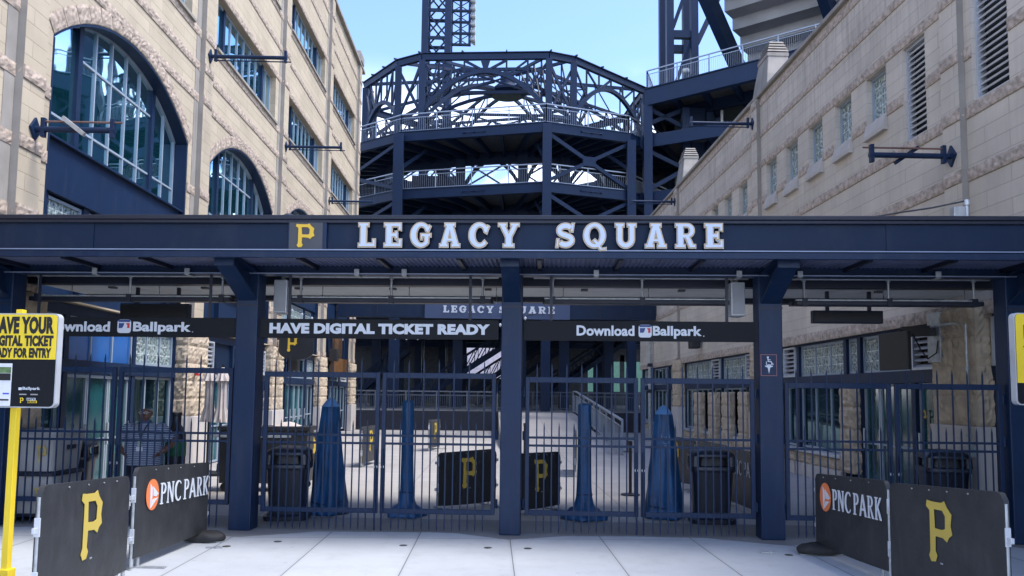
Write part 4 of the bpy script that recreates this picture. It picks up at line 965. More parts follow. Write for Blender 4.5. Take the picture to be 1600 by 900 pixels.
b.build('rear_shade_wall', DARKIN, RT_, True)  # dark wall added behind to keep the concourse dark
# raised floor with its retaining wall
pf = thing('retaining_wall', 'dark low retaining wall with grey railing across the end of the alley', 'wall', (-3, 41, 0))
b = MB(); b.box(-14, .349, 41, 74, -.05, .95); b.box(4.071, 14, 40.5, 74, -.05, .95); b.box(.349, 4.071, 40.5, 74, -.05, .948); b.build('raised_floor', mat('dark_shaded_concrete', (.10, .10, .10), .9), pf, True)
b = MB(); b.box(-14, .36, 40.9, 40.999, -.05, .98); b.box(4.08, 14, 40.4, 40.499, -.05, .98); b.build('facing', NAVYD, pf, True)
railing([(-9, 40.97, .98), (.30, 40.97, .98)], .98, pf, gap=.11, postgap=1.6, m=RAILD); railing([(9, 40.45, .98), (4.1, 40.45, .98)], .98, pf, gap=.11, postgap=1.6, m=RAILD)
railing([(-9, 47.5, .95), (9, 47.5, .95)], 1.05, pf, gap=.11, postgap=1.6, m=RAILD)
hr = thing('ramp_handrail', 'grey sloping handrail beside the concrete ramp', 'handrail', (4.07, 24.6, 0))
railing([(4.12, 25.2, .0), (4.12, 39.2, .95), (4.12, 40.4, .95)], 1.08, hr, gap=.12, postgap=1.7, m=mat('grey_handrail', (.24, .28, .33), .5))
# ballpark glimpsed through the concourse
b = MB(); b.box(-30, 40, 74.5, 150, -.3, .9); tag(b.build('field', GRASS), None, None, kind='structure')
fw = MB(); fw.box(4, 40, 112, 112.5, .9, 7.0); o = fw.build('outfield_wall', GREENW); tag(o, 'green wall seen through the dark concourse at right', 'wall')
ss = thing('far_stand', 'pale far seating stand seen through the dark concourse', 'stand', (0, 120, 0))
b = MB()
for k in range(14): b.box(-30, 3.5, 118+k*1.0, 119+k*1.0, .9, 2.2+k*.75)
b.build('seating_steps', mat('pale_seating', (.42, .38, .40), .8, var=.2, vscale=1.5), ss, True)

# light towers
def light_tower(x, y, w, label, top, bank_x, z0b):
    t = thing('light_tower', label, 'light tower', (x, y, 0), 0)
    for sx in (-1, 1):
        for sy in (-1, 1):
            b = MB(); b.box(sx*w/2-.25, sx*w/2+.25, sy*w/2-.25, sy*w/2+.25, 0, top); b.build('leg', STEELB, t)
    b = MB(); z = 7.; st = w*1.25
    while z < top-st:
        for sx in (-1, 1):
            b.bar((sx*w/2, -w/2, z), (sx*w/2, w/2, z+st), .09, .11); b.bar((sx*w/2, w/2, z), (sx*w/2, -w/2, z+st), .09, .11); b.bar((sx*w/2, -w/2, z+st), (sx*w/2, w/2, z+st), .14, .2)
            b.bar((-w/2, sx*w/2, z), (w/2, sx*w/2, z+st), .09, .11); b.bar((w/2, sx*w/2, z), (-w/2, sx*w/2, z+st), .09, .11); b.bar((-w/2, sx*w/2, z+st), (w/2, sx*w/2, z+st), .14, .24)
        z += st
    b.build('lattice', STEELB, t)
    if bank_x:
        b = MB(); x0, x1 = bank_x
        for x_ in (x0, (x0+x1)/2, x1): b.box(x_-.1, x_+.1, -.3, -.1, z0b, top)
        z = z0b
        while z < top: b.box(x0-.1, x1+.1, -.32, -.08, z, z+.14); b.bar((x0, -.2, z), (x1, -.2, z+.9), .06, .06); b.bar((x1, -.2, z), (x0, -.2, z+.9), .06, .06); z += .9
        b.build('lamp_frame', STEELB, t)
        lamp = None; z = z0b+.5
        while z < top:
            b = MB()
            if lamp is None:
                b.lathe([(0, -.18), (.13, -.18), (.30, .05), (.36, .22), (.34, .24), (0, .20)], 14); vs = [(q*1.0, -x_*0+zz, yy) if False else (zz, x_, yy) for x_, yy, zz in b.v]
                lamp = MB().add(vs, b.f).build('lamp', GALV, t, loc=(x1+.2, -.2, z), smooth=40)
            else: o = lamp.copy(); COL.objects.link(o); o.parent = t; o.location = (x1+.2, -.2, z)
            o = lamp.copy(); COL.objects.link(o); o.parent = t; o.location = (x1+.2, .7, z+.3)
            z += .62
    return t
light_tower(-4.55, 60, 1.75, 'navy lattice light tower with a lamp bank rising behind the ramp tower', 40, (1.1, 2.5), 28.6)
t = thing('light_tower', 'navy steel light tower rising above the sloping railing at upper right', 'light tower', (12.6, 52, 0))
for x in (-.88, .78):
    b = MB(); b.box(x-.24, x+.24, -.25, .25, 0, 40); b.build('leg', STEELB, t)
    b = MB(); b.box(x-.24, x+.24, 2.0, 2.5, 0, 40); b.build('leg', STEELB, t)
for k in range(8):
    z = 8.6+k*4.4; b = MB(); b.box(-.64, .54, -.2, .2, z-.25, z+.25); b.box(-.64, .54, 2.05, 2.45, z-.25, z+.25); b.build('cross_beam', STEELB, t, split=True)
    b = MB(); b.bar((-.66, 0, z+.5), (.56, 0, z+4.0), .16, .24); b.build('diagonal', STEELB, t)
for k in (5, 6, 7):
    z = 8.6+(k-1)*4.4-.6; b = MB(); b.bar((.95, 0, z), (2.9, .2, z+4.2), .2, .34); b.build('outrigger', STEELB, t)
b = MB(); b.lathe([(0, 0), (.2, 0), (.26, .12), (.24, .26), (0, .3)], 12, (.1, -.36, 23.4)); b.build('lamp', GALV, t, smooth=40)

# grandstand at the right
GS = thing('grandstand', 'navy steel grandstand with railed walkway above the right building', 'grandstand', (13, 46, 0))
K1, K2, K3, K4 = Vector((8.9, 46, 20.0)), Vector((19.5, 37.1, 20.0)), Vector((30, 48, 20.0)), Vector((14, 60, 20.0))
b = MB(); vs = [p-Vector((0, 0, .12)) for p in (K1, K2, K3, K4)]+[p for p in (K1, K2, K3, K4)]; b.add(vs, [(0,1,2,3), (4,7,6,5), (0,4,5,1), (1,5,6,2), (2,6,7,3), (3,7,4,0)]); b.build('walkway_deck', DECKM, GS, True)
dv = Vector((0, 0, 1))
b = MB(); b.bar(K1-dv*.55, K2-dv*.55, .2, .95); b.bar(K1-dv*.03, K2-dv*.03, .36, .06); b.bar(K1-dv*1.03, K2-dv*1.03, .34, .06); b.bar(K1-dv*.55, K4-dv*.55, .2, .95)
for k in range(7):
    a = lerp(K1, K2, k/6.0)-dv*.5; nn = Vector(((K1-K2).y, -(K1-K2).x, 0)).normalized(); b.bar(a+nn*.11, a+nn*.13, .14, .92)
b.build('edge_beam', STEELB, GS, True)
b = MB()
for k in range(1, 9): b.bar(lerp(K1, K2, k/8)-dv*.4, lerp(K4, K3, k/8)-dv*.4, .18, .6)
b.bar(lerp(K1, K4, .25)-dv*.5, lerp(K2, K3, .25)-dv*.5, .2, .7); b.build('floor_beam', STEELB, GS, True)
nn = Vector((-(K1-K2).y, (K1-K2).x, 0)).normalized()
railing([K4+dv*.02, K1+Vector((.12, .12, .02)), K2+Vector((.12, .12, .02))], 1.15, GS, gap=.11, postgap=1.9)
D1, D2, D3, D4 = Vector((8.5, 46.6, 17.3)), Vector((16.5, 41.5, 17.3)), Vector((26, 52, 17.3)), Vector((13.5, 58, 17.3))
for zz, off in ((0, 0), (-3.45, .4)):
    o_ = Vector((0, 0, zz)); b = MB(); P4 = [D1+o_, D2+o_, D3+o_, D4+o_]; b.add([p-dv*.12 for p in P4]+P4, [(0,1,2,3), (4,7,6,5), (0,4,5,1), (1,5,6,2), (2,6,7,3), (3,7,4,0)]); b.build('lower_deck', DECKM, GS, True)
    b = MB(); b.bar(P4[0]-dv*.4, P4[1]-dv*.4, .2, .75); b.bar(P4[0]-dv*.4, P4[3]-dv*.4, .2, .75)
    for k in range(1, 7): b.bar(lerp(P4[0], P4[1], k/7)-dv*.35, lerp(P4[3], P4[2], k/7)-dv*.35, .14, .45)
    b.build('edge_beam', STEELB, GS, True)
for x, y, wd, zt in ((9.02, 46.0, .50, 19.0), (11.35, 46.3, .42, 19.0), (16.2, 44, .5, 19), (13.4, 49.5, .5, 19.0), (19, 42, .5, 19)):
    b = MB(); b.box(x-wd/2, x+wd/2, y-wd/2, y+wd/2, 0, zt); b.build('column', STEELB, GS, True)
b = MB(); b.box(11.62, 12.75, 47.0, 48.2, 9, 19.3); b.build('lift_shaft', STEELB, GS, True)
b = MB(); b.box(12.76, 13.2, 46.8, 47.2, 9, 19.0); b.build('column', STEELB, GS, True)
b = MB()
for a, c in (((8.95, 46.2, 17.9), (11.3, 46.5, 19.0)), ((8.95, 46.2, 19.0), (11.3, 46.5, 17.9)), ((9.1, 46.4, 16.4), (11.3, 46.5, 15.4)), ((9.1, 46.4, 14.0), (11.3, 46.5, 15.3)), ((13.3, 46.6, 18.5), (15.9, 45, 16.4)), ((11.6, 46.3, 14.6), (13.4, 46.6, 12.6)), ((11.4, 46.2, 15.2), (13.2, 46.4, 15.6))): b.bar(a, c, .14, .24)
b.build('brace', STEELB, GS, True, split=True)
b = MB(); b.tube([(13.55, 46.3, 18.9), (13.55, 46.3, 15.3)], .09, 8); b.tube([(13.7, 45.9, 18.0), (14.6, 45.6, 17.5), (14.9, 45.6, 17.5)], .14, 8)
b.tube([(12.2, 46.0, 12.0), (12.2, 46.0, 14.6), (12.5, 46.0, 15.0), (13.1, 46.0, 15.2)], .14, 8); b.build('drain_pipe', SILVER, GS, True, smooth=50)
# raked seating above: stepped pale underside carried on a dark raker beam
kd, nd = Vector((.766, -.643, 0)), Vector((.643, .766, 0)); B0 = Vector((13.3, 46.4, 26.3)); prof = []
for i in range(15): prof += [(-6+i*1.2, -(-6+i*1.2)*.62), (-6+(i+1)*1.2, -(-6+i*1.2)*.62)]
prof += [(t_, z_+1.0) for t_, z_ in prof[::-1]]
b = MB(); b.prism(prof, lambda t_, z_: tuple(B0+nd*t_+Vector((0, 0, z_))), lambda t_, z_: tuple(B0+nd*t_+kd*16+Vector((0, 0, z_)))); b.build('raked_seating', mat('precast_concrete', (.34, .35, .37), .8, var=.1, vscale=1), GS, True)
for s_ in (-.35, 6.0, 12.4):
    b = MB(); b.bar(B0+kd*s_+nd*-6.5+Vector((0, 0, 6.5*.62-.75)), B0+kd*s_+nd*11+Vector((0, 0, -11*.62-.75)), .55, 1.3); b.build('raker_beam', STEELB, GS, True)
b = MB(); b.box(13.3, 24, 49.5, 50, 7, 19.4); b.box(9.4, 11.5, 52, 52.3, 7, 19.4); b.build('shade_panel', NAVYD, GS, True)  # added dark panels, standing for the shade under the deck
b = MB(); b.box(11.8, 13.4, 47.2, 47.5, 20.02, 21.5); b.build('dark_cabinet', NAVYD, GS, True)
b = MB(); b.lathe([(0,0),(.55,0),(.5,.5),(.3,.75),(0,.8)], 12, (14.1, 44.2, 20.02)); b.build('covered_cart', BLACK, GS, True, smooth=40)
# inner bridge with its own small sign
BR = thing('sign_beam', 'navy beam across the alley with small white lettering, deep behind the gate', 'sign', (0, 36, 5.3))
b = MB(); b.box(XL+.0, XR-.0, 36, 36.5, 5.28, 6.02); b.build('beam', NAVY2, BR, True)
for x in (-5.2, 4.9, 6.1):
    b = MB(); b.box(x-.012, x+.012, 35.99, 35.998, 5.29, 6.01); b.build('joint', NAVYD, BR, True)
b = MB(); b.box(-3.05, 3.5, 35.9, 35.999, 5.24, 6.03); b.build('sign_panel', mat('sign_panel_navy', (.035, .060, .135), .45, var=.05), BR, True)
for word, x0, wd in (('LEGACY', -2.22, 2.26), ('SQUARE', .29, 2.51)):
    ws, tot = slab_word(word, .315, .09, .03, .002)
    for ch, (vs, fs), x in ws: MB().add([((a+x)*wd/tot+x0, 35.885-z, c+5.50) for a, c, z in vs], fs).build('letter', WHITE, BR, True)
# ------------------------------------------------------------------ barricades with vinyl covers
TG = {}
TG['P'] = [[(0,0),(0,.05),(.08,.06),(.08,.94),(0,.95),(0,1),(.32,1)]+arc(.32,.735,.26,.265,90,-90,12)+[(.22,.47),(.22,.06),(.31,.05),(.31,0)], [(.22,.93)]+arc(.30,.735,.14,.19,90,-90,8)+[(.22,.545)]]
TG['N'] = [[(0,0),(0,.05),(.06,.06),(.06,.94),(0,.95),(0,1),(.22,1),(.56,.32),(.56,.94),(.50,.95),(.50,1),(.72,1),(.72,.95),(.66,.94),(.66,0),(.55,0),(.16,.78),(.16,.06),(.22,.05),(.22,0)]]
TG['C'] = [arc(.40,.5,.40,.51,50,310,20)+[(.66,.20)]+arc(.44,.5,.28,.43,-48,-312,18)+[(.66,.80)]]
TG['A'] = [[(0,0),(.29,1),(.42,1),(.74,0),(.57,0),(.49,.27),(.21,.27),(.12,0)], [(.24,.37),(.46,.37),(.35,.76)]]
TG['R'] = [[(0,0),(0,.05),(.08,.06),(.08,.94),(0,.95),(0,1),(.32,1)]+arc(.32,.745,.25,.255,90,-80,12)+[(.66,0),(.50,0),(.27,.48),(.22,.48),(.22,.06),(.31,.05),(.31,0)], [(.22,.93)]+arc(.30,.745,.13,.185,90,-90,8)+[(.22,.555)]]
TG['K'] = [[(0,0),(0,.05),(.08,.06),(.08,.94),(0,.95),(0,1),(.31,1),(.31,.95),(.22,.94),(.22,.56),(.51,1),(.67,1),(.36,.57),(.68,0),(.51,0),(.27,.46),(.22,.40),(.22,.06),(.31,.05),(.31,0)]]
def thin_word(word, w, h):
    vs, fs = [], []; x = 0
    for ch in word:
        if ch == ' ': x += .22; continue
        v, f = outline([[(a+x, b_) for a, b_ in l] for l in TG[ch]], .006); o = len(vs); vs += v; fs += [tuple(i+o for i in q) for q in f]
        x += max(a for l in TG[ch] for a, b_ in l)+.10
    return fit((vs, fs), w, h)
def barricade(a, c, za, zc, label, kind='emblem', zb=.12, group='barricades in front of the gate', cover=None, foot=True, print_m=None, full=True):
    """steel crowd barrier in a vinyl cover, from its left end to its right end as the street sees it"""
    a, c = Vector((*a, 0)), Vector((*c, 0)); W = (c-a).length; rz = math.atan2((c-a).y, (c-a).x)
    t = thing('barricade', label, 'barricade', tuple(a), rz, group); r = .07
    top = lambda x: za+(zc-za)*x/W
    o = arc(W-r, top(W)-r, r, r, 0, 90, 6)+arc(r, top(0)-r, r, r, 90, 180, 6)+[(0, zb+.02), (.02, zb), (W*.5, zb-.02), (W-.02, zb), (W, zb+.02)]
    k = 46; m = 14
    b = MB()                                                        # cover: two slack skins that meet in a hem
    def skin(sg):
        def fn(u, v):
            x = W*u; t_ = top(x); e = min(x, W-x); tt = t_-(r-math.sqrt(max(0, r*r-(r-e)**2)) if e < r else 0); z = zb-.015*math.sin(math.pi*u)+(tt-zb+.015*math.sin(math.pi*u))*v
            s = min(1, 6*min(u, 1-u, v, 1-v)); wv = .003*math.sin(u*23+2*v)+.005*math.sin(u*9+5*v+1)+.006*noise.noise(Vector((u*7*W, v*5, sg*3+a.x)))
            return (x, sg*(.024+s*.014)+s*wv*.35, z)
        b.grid(fn, k, m)
    skin(-1); skin(1)
    per = [(i/k, 0) for i in range(k+1)]+[(1, j/m) for j in range(1, m+1)]+[(1-i/k, 1) for i in range(1, k+1)]+[(0, 1-j/m) for j in range(1, m)]
    idx = [round(u*k)+round(v*m)*(k+1) for u, v in per]; N0 = (k+1)*(m+1)
    b.f += [(idx[i], idx[(i+1) % len(idx)], idx[(i+1) % len(idx)]+N0, idx[i]+N0) for i in range(len(idx))]
    cv = b.build('cover', cover or CHAR, t, smooth=60)
    b = MB()
    for i in range(1, 5):
        x = W*(i+.3*math.sin(i*7+a.y))/5; b.lathe([(.0, -.004), (.007, -.004), (.007, .004), (0, .004)], 8); b.v[-32:] = [(x+p[0], -.036-p[2], top(x)-.035+p[1]) for p in b.v[-32:]]
    b.build('eyelet', GALV, cv, split=True)
    if full:
        b = MB()
        for x in (.012, W-.012): b.tube([(x, 0, .03), (x, 0, top(x)-.09)], .019, 10)
        b.tube([(.012, 0, .13), (W-.012, 0, .13)], .016, 8)
        b.build('frame', GALV, t, smooth=50)
        for x, s in ((0, -1), (W, 1)):
            b = MB()
            for z in (.30, .72): b.box(x+s*.0, x+s*.055, -.016, .016, z, z+.045); b.box(x-.012, x+.012, -.024, .024, z-.03, z+.12)
            b.build('hinge_clip', SILVER, t, bevel=.004, split=True)
        for x in (.14, W-.14):
            b = MB(); b.box(x-.03, x+.03, -.30, .30, .004, .016); b.tube([(x, 0, .016), (x, 0, .14)], .017, 8); b.build('foot', GALV, t)
    if foot:
        x = .10 if foot == 'a' else W-.10
        b = MB(); n_ = 22
        ring = lambda s, z: [(x+.15*s*math.cos(2*math.pi*i/n_)*(1+.08*math.sin(i*2.1)), -.02+.29*s*math.sin(2*math.pi*i/n_), z+.010*math.sin(i*1.7)*(z > .03)) for i in range(n_)]
        b.loft([ring(.92, .0165), ring(1.0, .05), ring(.97, .085), ring(.78, .115), ring(.35, .13)]); b.build('sandbag', RUBBER, t, smooth=60)
    pm = print_m or GOLDM
    def put(key, x, z, m_, nm, d=.0455):
        vs, fs = key; MB().add([(p[0]+x, -d-p[2], p[1]+z+(top(x+p[0])-top(0))*.6) for p in vs], fs).build(nm, m_, cv)
    if kind == 'emblem':
        h = (za-zb)*.60; w_ = h*.62; put(emblem(w_, h, .004), W*.5-w_*.5, zb+(za-zb)*.29, pm, 'emblem')
        put(fit(text('TM', .003), .035, .015), W*.5+.0, zb+(za-zb)*.28, SILVER, 'mark')
    elif kind == 'name':
        h = .235; z0 = zb+(za-zb)*.55; cx = .30
        put(outline([arc(cx, .115, .135, .165, 0, 360, 28)[:-1]], .004), 0, z0, ORANGE, 'round_mark')
        for tri in ([(cx-.05,-.02),(cx-.055,.235),(cx-.012,.19),(cx-.008,.10)], [(cx+.0,.205),(cx+.125,.115),(cx+.075,.09),(cx+.015,.10)], [(cx-.045,-.03),(cx+.11,.075),(cx+.0,.065),(cx-.02,.03)]): put(outline([tri], .003), 0, z0, WHITE, 'round_mark', .049)
        put(thin_word('PNC PARK', W-.06-(cx+.17), h), cx+.17, z0-.01, WHITE, 'lettering')
    return t
barricade((-3.56, 6.50), (-3.53, 7.98), 1.09, 1.02, 'black barricade cover with gold letter emblem beside the yellow sign pole', foot=None)
barricade((-3.69, 8.50), (-3.55, 10.24), 1.05, .96, 'black barricade cover with orange round mark and white lettering, left of the gate', 'name', foot='b')
barricade((3.94, 9.67), (4.03, 8.10), .94, 1.02, 'black barricade cover with orange round mark and white lettering, right of the gate', 'name', foot='a')
barricade((3.93, 7.84), (4.10, 6.34), 1.03, 1.115, 'black barricade cover with gold letter emblem at far right of the pavement', foot=None)
INB = 'barricades behind the gate'
NET = mat('black_net_cover', (.016, .018, .022), .7, var=.35, vscale=16, bump=.8, bscale=26)
barricade((-.84, 13.0), (.08, 13.7), .90, .93, 'black net barricade with dull gold emblem, left of the centre post', zb=.06, group=INB, cover=NET, foot=None, print_m=GOLDD)
barricade((.42, 12.6), (1.13, 13.3), .93, .92, 'black barricade with dull gold emblem, right of the centre post', zb=.06, group=INB, cover=NET, foot=None, print_m=GOLDD)
barricade((-3.22, 20.2), (-3.05, 21.6), 1.0, 1.0, 'black barricade end on, right of the left blue cone', zb=.1, group=INB, foot=None, print_m=GOLDD)
barricade((-2.0, 26.0), (-1.75, 27.4), 1.0, 1.0, 'small far black barricade between the column cover and the net barricade', zb=.1, group=INB, foot=None)
barricade((1.9, 18.3), (2.1, 20.0), 1.0, 1.0, 'black barricade right behind the right blue column cover', zb=.1, group=INB, foot=None)
barricade((3.75, 17.6), (4.05, 15.9), 1.0, 1.0, 'black barricade with gold emblem behind the right blue cone', zb=.1, group=INB, foot=None, print_m=GOLDD)
barricade((4.1, 15.8), (4.15, 14.1), 1.0, 1.0, 'black barricade with plain cover between the right cone and trash can', 'plain', zb=.1, group=INB, foot=None)
barricade((4.1, 14.0), (4.16, 12.3), .98, .98, 'black barricade with white lettering just behind the right trash can', 'name', zb=.1, group=INB, foot=None)
barricade((-4.15, 16.4), (-3.5, 17.9), 1.0, 1.0, 'black barricade with gold emblem behind the left trash can', zb=.1, group=INB, foot=None, print_m=GOLDD)

# ------------------------------------------------------------------ ticket signs on yellow poles
def board_sign(x, y, rz, W, z0, z1, zy, label, po=0.):
    t = thing('ticket_sign', label, 'sign', (x, y, 0), rz, 'yellow signs on poles')
    def rr(x0, x1, y0, y1, r): return arc(x1-r, y1-r, r, r, 0, 90, 5)+arc(x0+r, y1-r, r, r, 90, 180, 5)+arc(x0+r, y0+r, r, r, 180, 270, 5)+arc(x1-r, y0+r, r, r, 270, 360, 5)
    vs, fs = outline([rr(-W/2, W/2, z0, z1, .05)], .07); MB().add([(a, z, c) for a, c, z in vs], fs).build('board', mat('pale_grey_casing', (.5, .52, .55), .4, metal=.2), t)
    vs, fs = outline([rr(-W/2+.012, W/2-.012, z0+.012, z1-.012, .042)], .004); MB().add([(a, -.038+z, c) for a, c, z in vs], fs).build('face', BIN, t)
    r = .042; vs, fs = outline([arc(W/2-.012-r, z1-.012-r, r, r, 0, 90, 5)+arc(-W/2+.012+r, z1-.012-r, r, r, 90, 180, 5)+[(-W/2+.012, zy), (W/2-.012, zy)]], .004); MB().add([(a, -.043+z, c) for a, c, z in vs], fs).build('yellow_panel', YEL, t)
    b = MB(); b.box(po-.032, po+.032, .037, .10, .16, z1+.045); p = b.build('pole', YEL, t, bevel=.005)
    b = MB(); b.box(po-.055, po+.055, .02, .13, .0, .17); b.build('pole_sleeve', YEL, p, bevel=.006)
    b = MB(); b.box(po-.30, po+.30, -.22, .36, .004, .03); b.build('base_plate', BLACK, t, bevel=.006)
    return t
def put_text(t, s, x, z, w, h, m, d=.046, off=.06, shear=0, nm='lettering'):
    vs, fs = fit(text(s, .003, off, 1.06, shear), w, h, x, z); MB().add([(p[0], -d-p[2], p[1]) for p in vs], fs).build(nm, m, t)
def rect(t, x0, x1, z0, z1, m, nm, d=.042): b = MB(); b.box(x0, x1, -d-.002, -d+.001, z0, z1); b.build(nm, m, t)
INK = mat('black_ink', (.010, .010, .011), .6)
t = board_sign(-4.43, 7.7, R(-5), .69, 1.675, 2.565, 2.13, 'yellow and black digital ticket sign on a yellow pole at far left', -.105)
put_text(t, 'HAVE YOUR', -.31, 2.37, .615, .165, INK); put_text(t, 'DIGITAL TICKET', -.31, 2.252, .615, .105, INK); put_text(t, 'READY FOR ENTRY', -.31, 2.143, .60, .095, INK)
PH = mat('phone_screen_white', (.72, .74, .78), .4); PG = mat('phone_screen_green', (.12, .2, .08), .5, var=.5, vscale=20)
rect(t, -.27, -.085, 1.69, 2.09, PH, 'phone_print'); rect(t, -.262, -.093, 2.0, 2.055, PG, 'phone_print', .0455); rect(t, -.262, -.093, 1.93, 1.995, INK, 'phone_print', .0455); rect(t, -.16, -.10, 1.80, 1.813, mat('link_blue', (.05, .08, .5), .5), 'phone_print', .0455); rect(t, -.26, -.10, 1.74, 1.755, INK, 'phone_print', .0455)
put_text(t, 'Ballpark', .03, 1.835, .17, .036, WHITE, .044, .02); rect(t, -.01, .02, 1.84, 1.865, WHITE, 'badge')
rect(t, .0, .07, 1.795, 1.806, mat('tiny_grey_print', (.3, .3, .3), .5), 'store_mark'); rect(t, .11, .18, 1.795, 1.806, MATS['tiny_grey_print'], 'store_mark')
vs, fs = emblem(.035, .05, .003); MB().add([(p[0]+.01, -.044-p[2], p[1]+1.72) for p in vs], fs).build('emblem', YEL, t)
rect(t, .075, .16, 1.745, 1.768, WHITE, 'slogan_plate'); rect(t, .085, .175, 1.72, 1.744, YEL, 'slogan_plate')
put_text(t, "LET'S", .08, 1.748, .075, .017, INK, .046, .03); put_text(t, 'BUCS', .09, 1.723, .08, .017, INK, .046, .03)
t = board_sign(5.57, 7.9, R(6), .74, 1.80, 2.72, 2.02, 'yellow and black bullet point sign cut off at the right edge')
rect(t, -.275, -.05, 2.46, 2.60, INK, 'title_plate', .0475); put_text(t, 'E', -.255, 2.48, .055, .10, YEL, .052)
for i, s in enumerate(('L', 'IN', 'BA', 'S')): put_text(t, s, -.255, 2.365-.05*i, .014*len(s)+.006, .03, INK, .047, .02)
for z in (2.375, 2.175, 2.065): rect(t, -.285, -.272, z, z+.012, INK, 'bullet', .0475)
for i, s in enumerate(('M', 'P')): put_text(t, s, -.255, 2.165-.045*i, .02, .028, INK, .047, .02)

# ------------------------------------------------------------------ trash cans
def sq(h, z, n=32, p=5., cx=0, cy=0): return [(cx+h*abs(math.cos(a))**(2/p)*math.copysign(1, math.cos(a)), cy+h*abs(math.sin(a))**(2/p)*math.copysign(1, math.sin(a)), z) for a in [2*math.pi*(i+.5)/n for i in range(n)]]
def trash_can(x, y, label, rz=0, s=1., m=None):
    t = thing('trash_can', label, 'trash can', (x, y, 0), rz, 'trash cans behind the gate'); m = m or CANM
    b = MB(); b.loft([sq(.34*s, .004), sq(.345*s, .07*s), sq(.30*s, .09*s), sq(.29*s, .11*s)]); b.build('base', m, t, smooth=40)
    b = MB(); b.loft([sq(.265*s, .10*s), sq(.31*s, .78*s), sq(.315*s, .80*s)]); b.build('body', m, t, smooth=40)
    h = MB(); h.loft([sq(.335*s, .78*s), sq(.345*s, .80*s), sq(.345*s, .86*s), sq(.335*s, .87*s)])
    for sx in (-1, 1):
        for sy in (-1, 1): h.loft([sq(.055*s, .865*s, 12, 3, sx*.275*s, sy*.275*s), sq(.055*s, 1.02*s, 12, 3, sx*.265*s, sy*.265*s)])
    h.loft([sq(.33*s, 1.0*s), sq(.34*s, 1.02*s), sq(.325*s, 1.06*s), sq(.27*s, 1.10*s), sq(.17*s, 1.13*s), sq(.05*s, 1.14*s)]); hd = h.build('hood', m, t, smooth=50)
    b = MB(); b.loft([sq(.24*s, .87*s), sq(.22*s, 1.0*s)]); b.build('hood_shade_core', BLACK, hd)  # solid dark box stands for the shade inside the hood
    return t
trash_can(-2.98, 12.05, 'dark trash can beside the left blue cone', R(4), .93); trash_can(3.29, 12.0, 'dark trash can right of the right blue cone', R(-6), .96)
trash_can(-6.52, 12.75, 'small dark trash can left of the man', R(10), .96); trash_can(6.78, 11.95, 'dark trash can before the far right stone pier', R(-12), .97)
t = thing('water_station', 'dark rounded bin with green label and narrow top, right behind the man', 'water station', (-5.10, 13.2, 0), R(8), None)
b = MB(); b.lathe([(0, .004), (.15, .004), (.155, .9), (.15, 1.15), (.10, 1.26), (.07, 1.30), (.07, 1.45), (.08, 1.46), (.08, 1.5), (0, 1.5)], 24); b.build('body', CANM, t, smooth=40)
b = MB(); b.lathe([(.156, .80), (.162, .81), (.160, 1.03), (.154, 1.04)], 24); b.build('label_band', GREEN, t, smooth=40)
b = MB(); b.tube([(.0, -.06, 1.3), (-.02, -.14, 1.28), (-.03, -.16, 1.22)], .035, 8); b.build('spout', BLACK, t, smooth=50)

# ------------------------------------------------------------------ tarpaulin covers
def cone_cover(x, y, H, rb, rt, label, seed):
    t = thing('covered_heater', label, 'covered heater', (x, y, 0), 0, 'blue covered heaters'); n_ = 60; rg = random.Random(seed); ph = [rg.uniform(0, 6.28) for _ in range(6)]
    def ring(z, r):
        out = []
        for i in range(n_):
            a = 2*math.pi*i/n_; f = 1-z/H; sq_ = 1/max(abs(math.cos(a+.5)), abs(math.sin(a+.5)))**.55
            fold = (.045*math.sin(5*a+ph[0]+z*.8)+.03*math.sin(11*a+ph[1]-z*1.7)+.15*noise.noise(Vector((2.2*math.cos(a)+seed, 2.2*math.sin(a), z*1.3)))+.06*noise.noise(Vector((5*math.cos(a)+seed, 5*math.sin(a), z*4))))*(.3+.9*f)
            out.append((r*(sq_*.92+fold)*math.cos(a), r*(sq_*.92+fold)*math.sin(a), z))
        return out
    key_ = [(0.006, rb*1.08), (.05, rb*1.14), (.10, rb*1.0), (.16, rb*1.03), (.5, rb*.92), (.9, rb*.76), (1.3, rb*.60), (H-.16, rt*1.04), (H-.14, rt*1.0)]
    lv = []
    for (z0, r0_), (z1, r1_) in zip(key_, key_[1:]):
        n2 = max(1, int((z1-z0)/.06)); lv += [(z0+(z1-z0)*i/n2, r0_+(r1_-r0_)*i/n2) for i in range(n2)]
    lv.append(key_[-1])
    b = MB(); b.loft([ring(z, r) for z, r in lv]); c_ = b.build('cover', BLUEC, t, smooth=75)
    b = MB(); b.loft([ring(H-.139, rt*1.01), ring(H-.12, rt*.95), ring(H-.03, rt*.45), ring(H, rt*.12)]); b.build('cap', mat('lit_blue_tarp', (.10, .26, .55), .45, var=.1), t, smooth=40)  # top painted paler, standing for light falling on the cover
    b = MB(); b.tube([(-rb*.9, -rb*.65, .2), (-rb*.2, -rb*1.0, .17), (rb*.9, -rb*.55, .22)], .012, 6); b.build('drawcord', mat('dark_cord', (.01, .03, .09), .7), t)
    return t
cone_cover(-2.48, 12.5, 1.77, .25, .125, 'tall blue tarpaulin cone beside the left trash can', 3); t = cone_cover(2.66, 12.35, 1.71, .28, .135, 'tall blue tarpaulin cone left of the right trash can', 8)
b = MB()
for l in ([(-.07,.09),(-.05,.02),(-.02,.03)], [(-.02,.06),(.0,.03),(.03,.10)], [(.03,.02),(.06,.08),(.065,.0)], [(-.05,-.03),(.0,-.05),(.06,-.02)], [(-.03,-.07),(.03,-.09)]):
    vs, fs = outline([stroke(l, .012)], .003); b.add([(p[0]-.02, -.242-p[2]+.25*p[1]*.3, p[1]+1.18) for p in vs], fs)
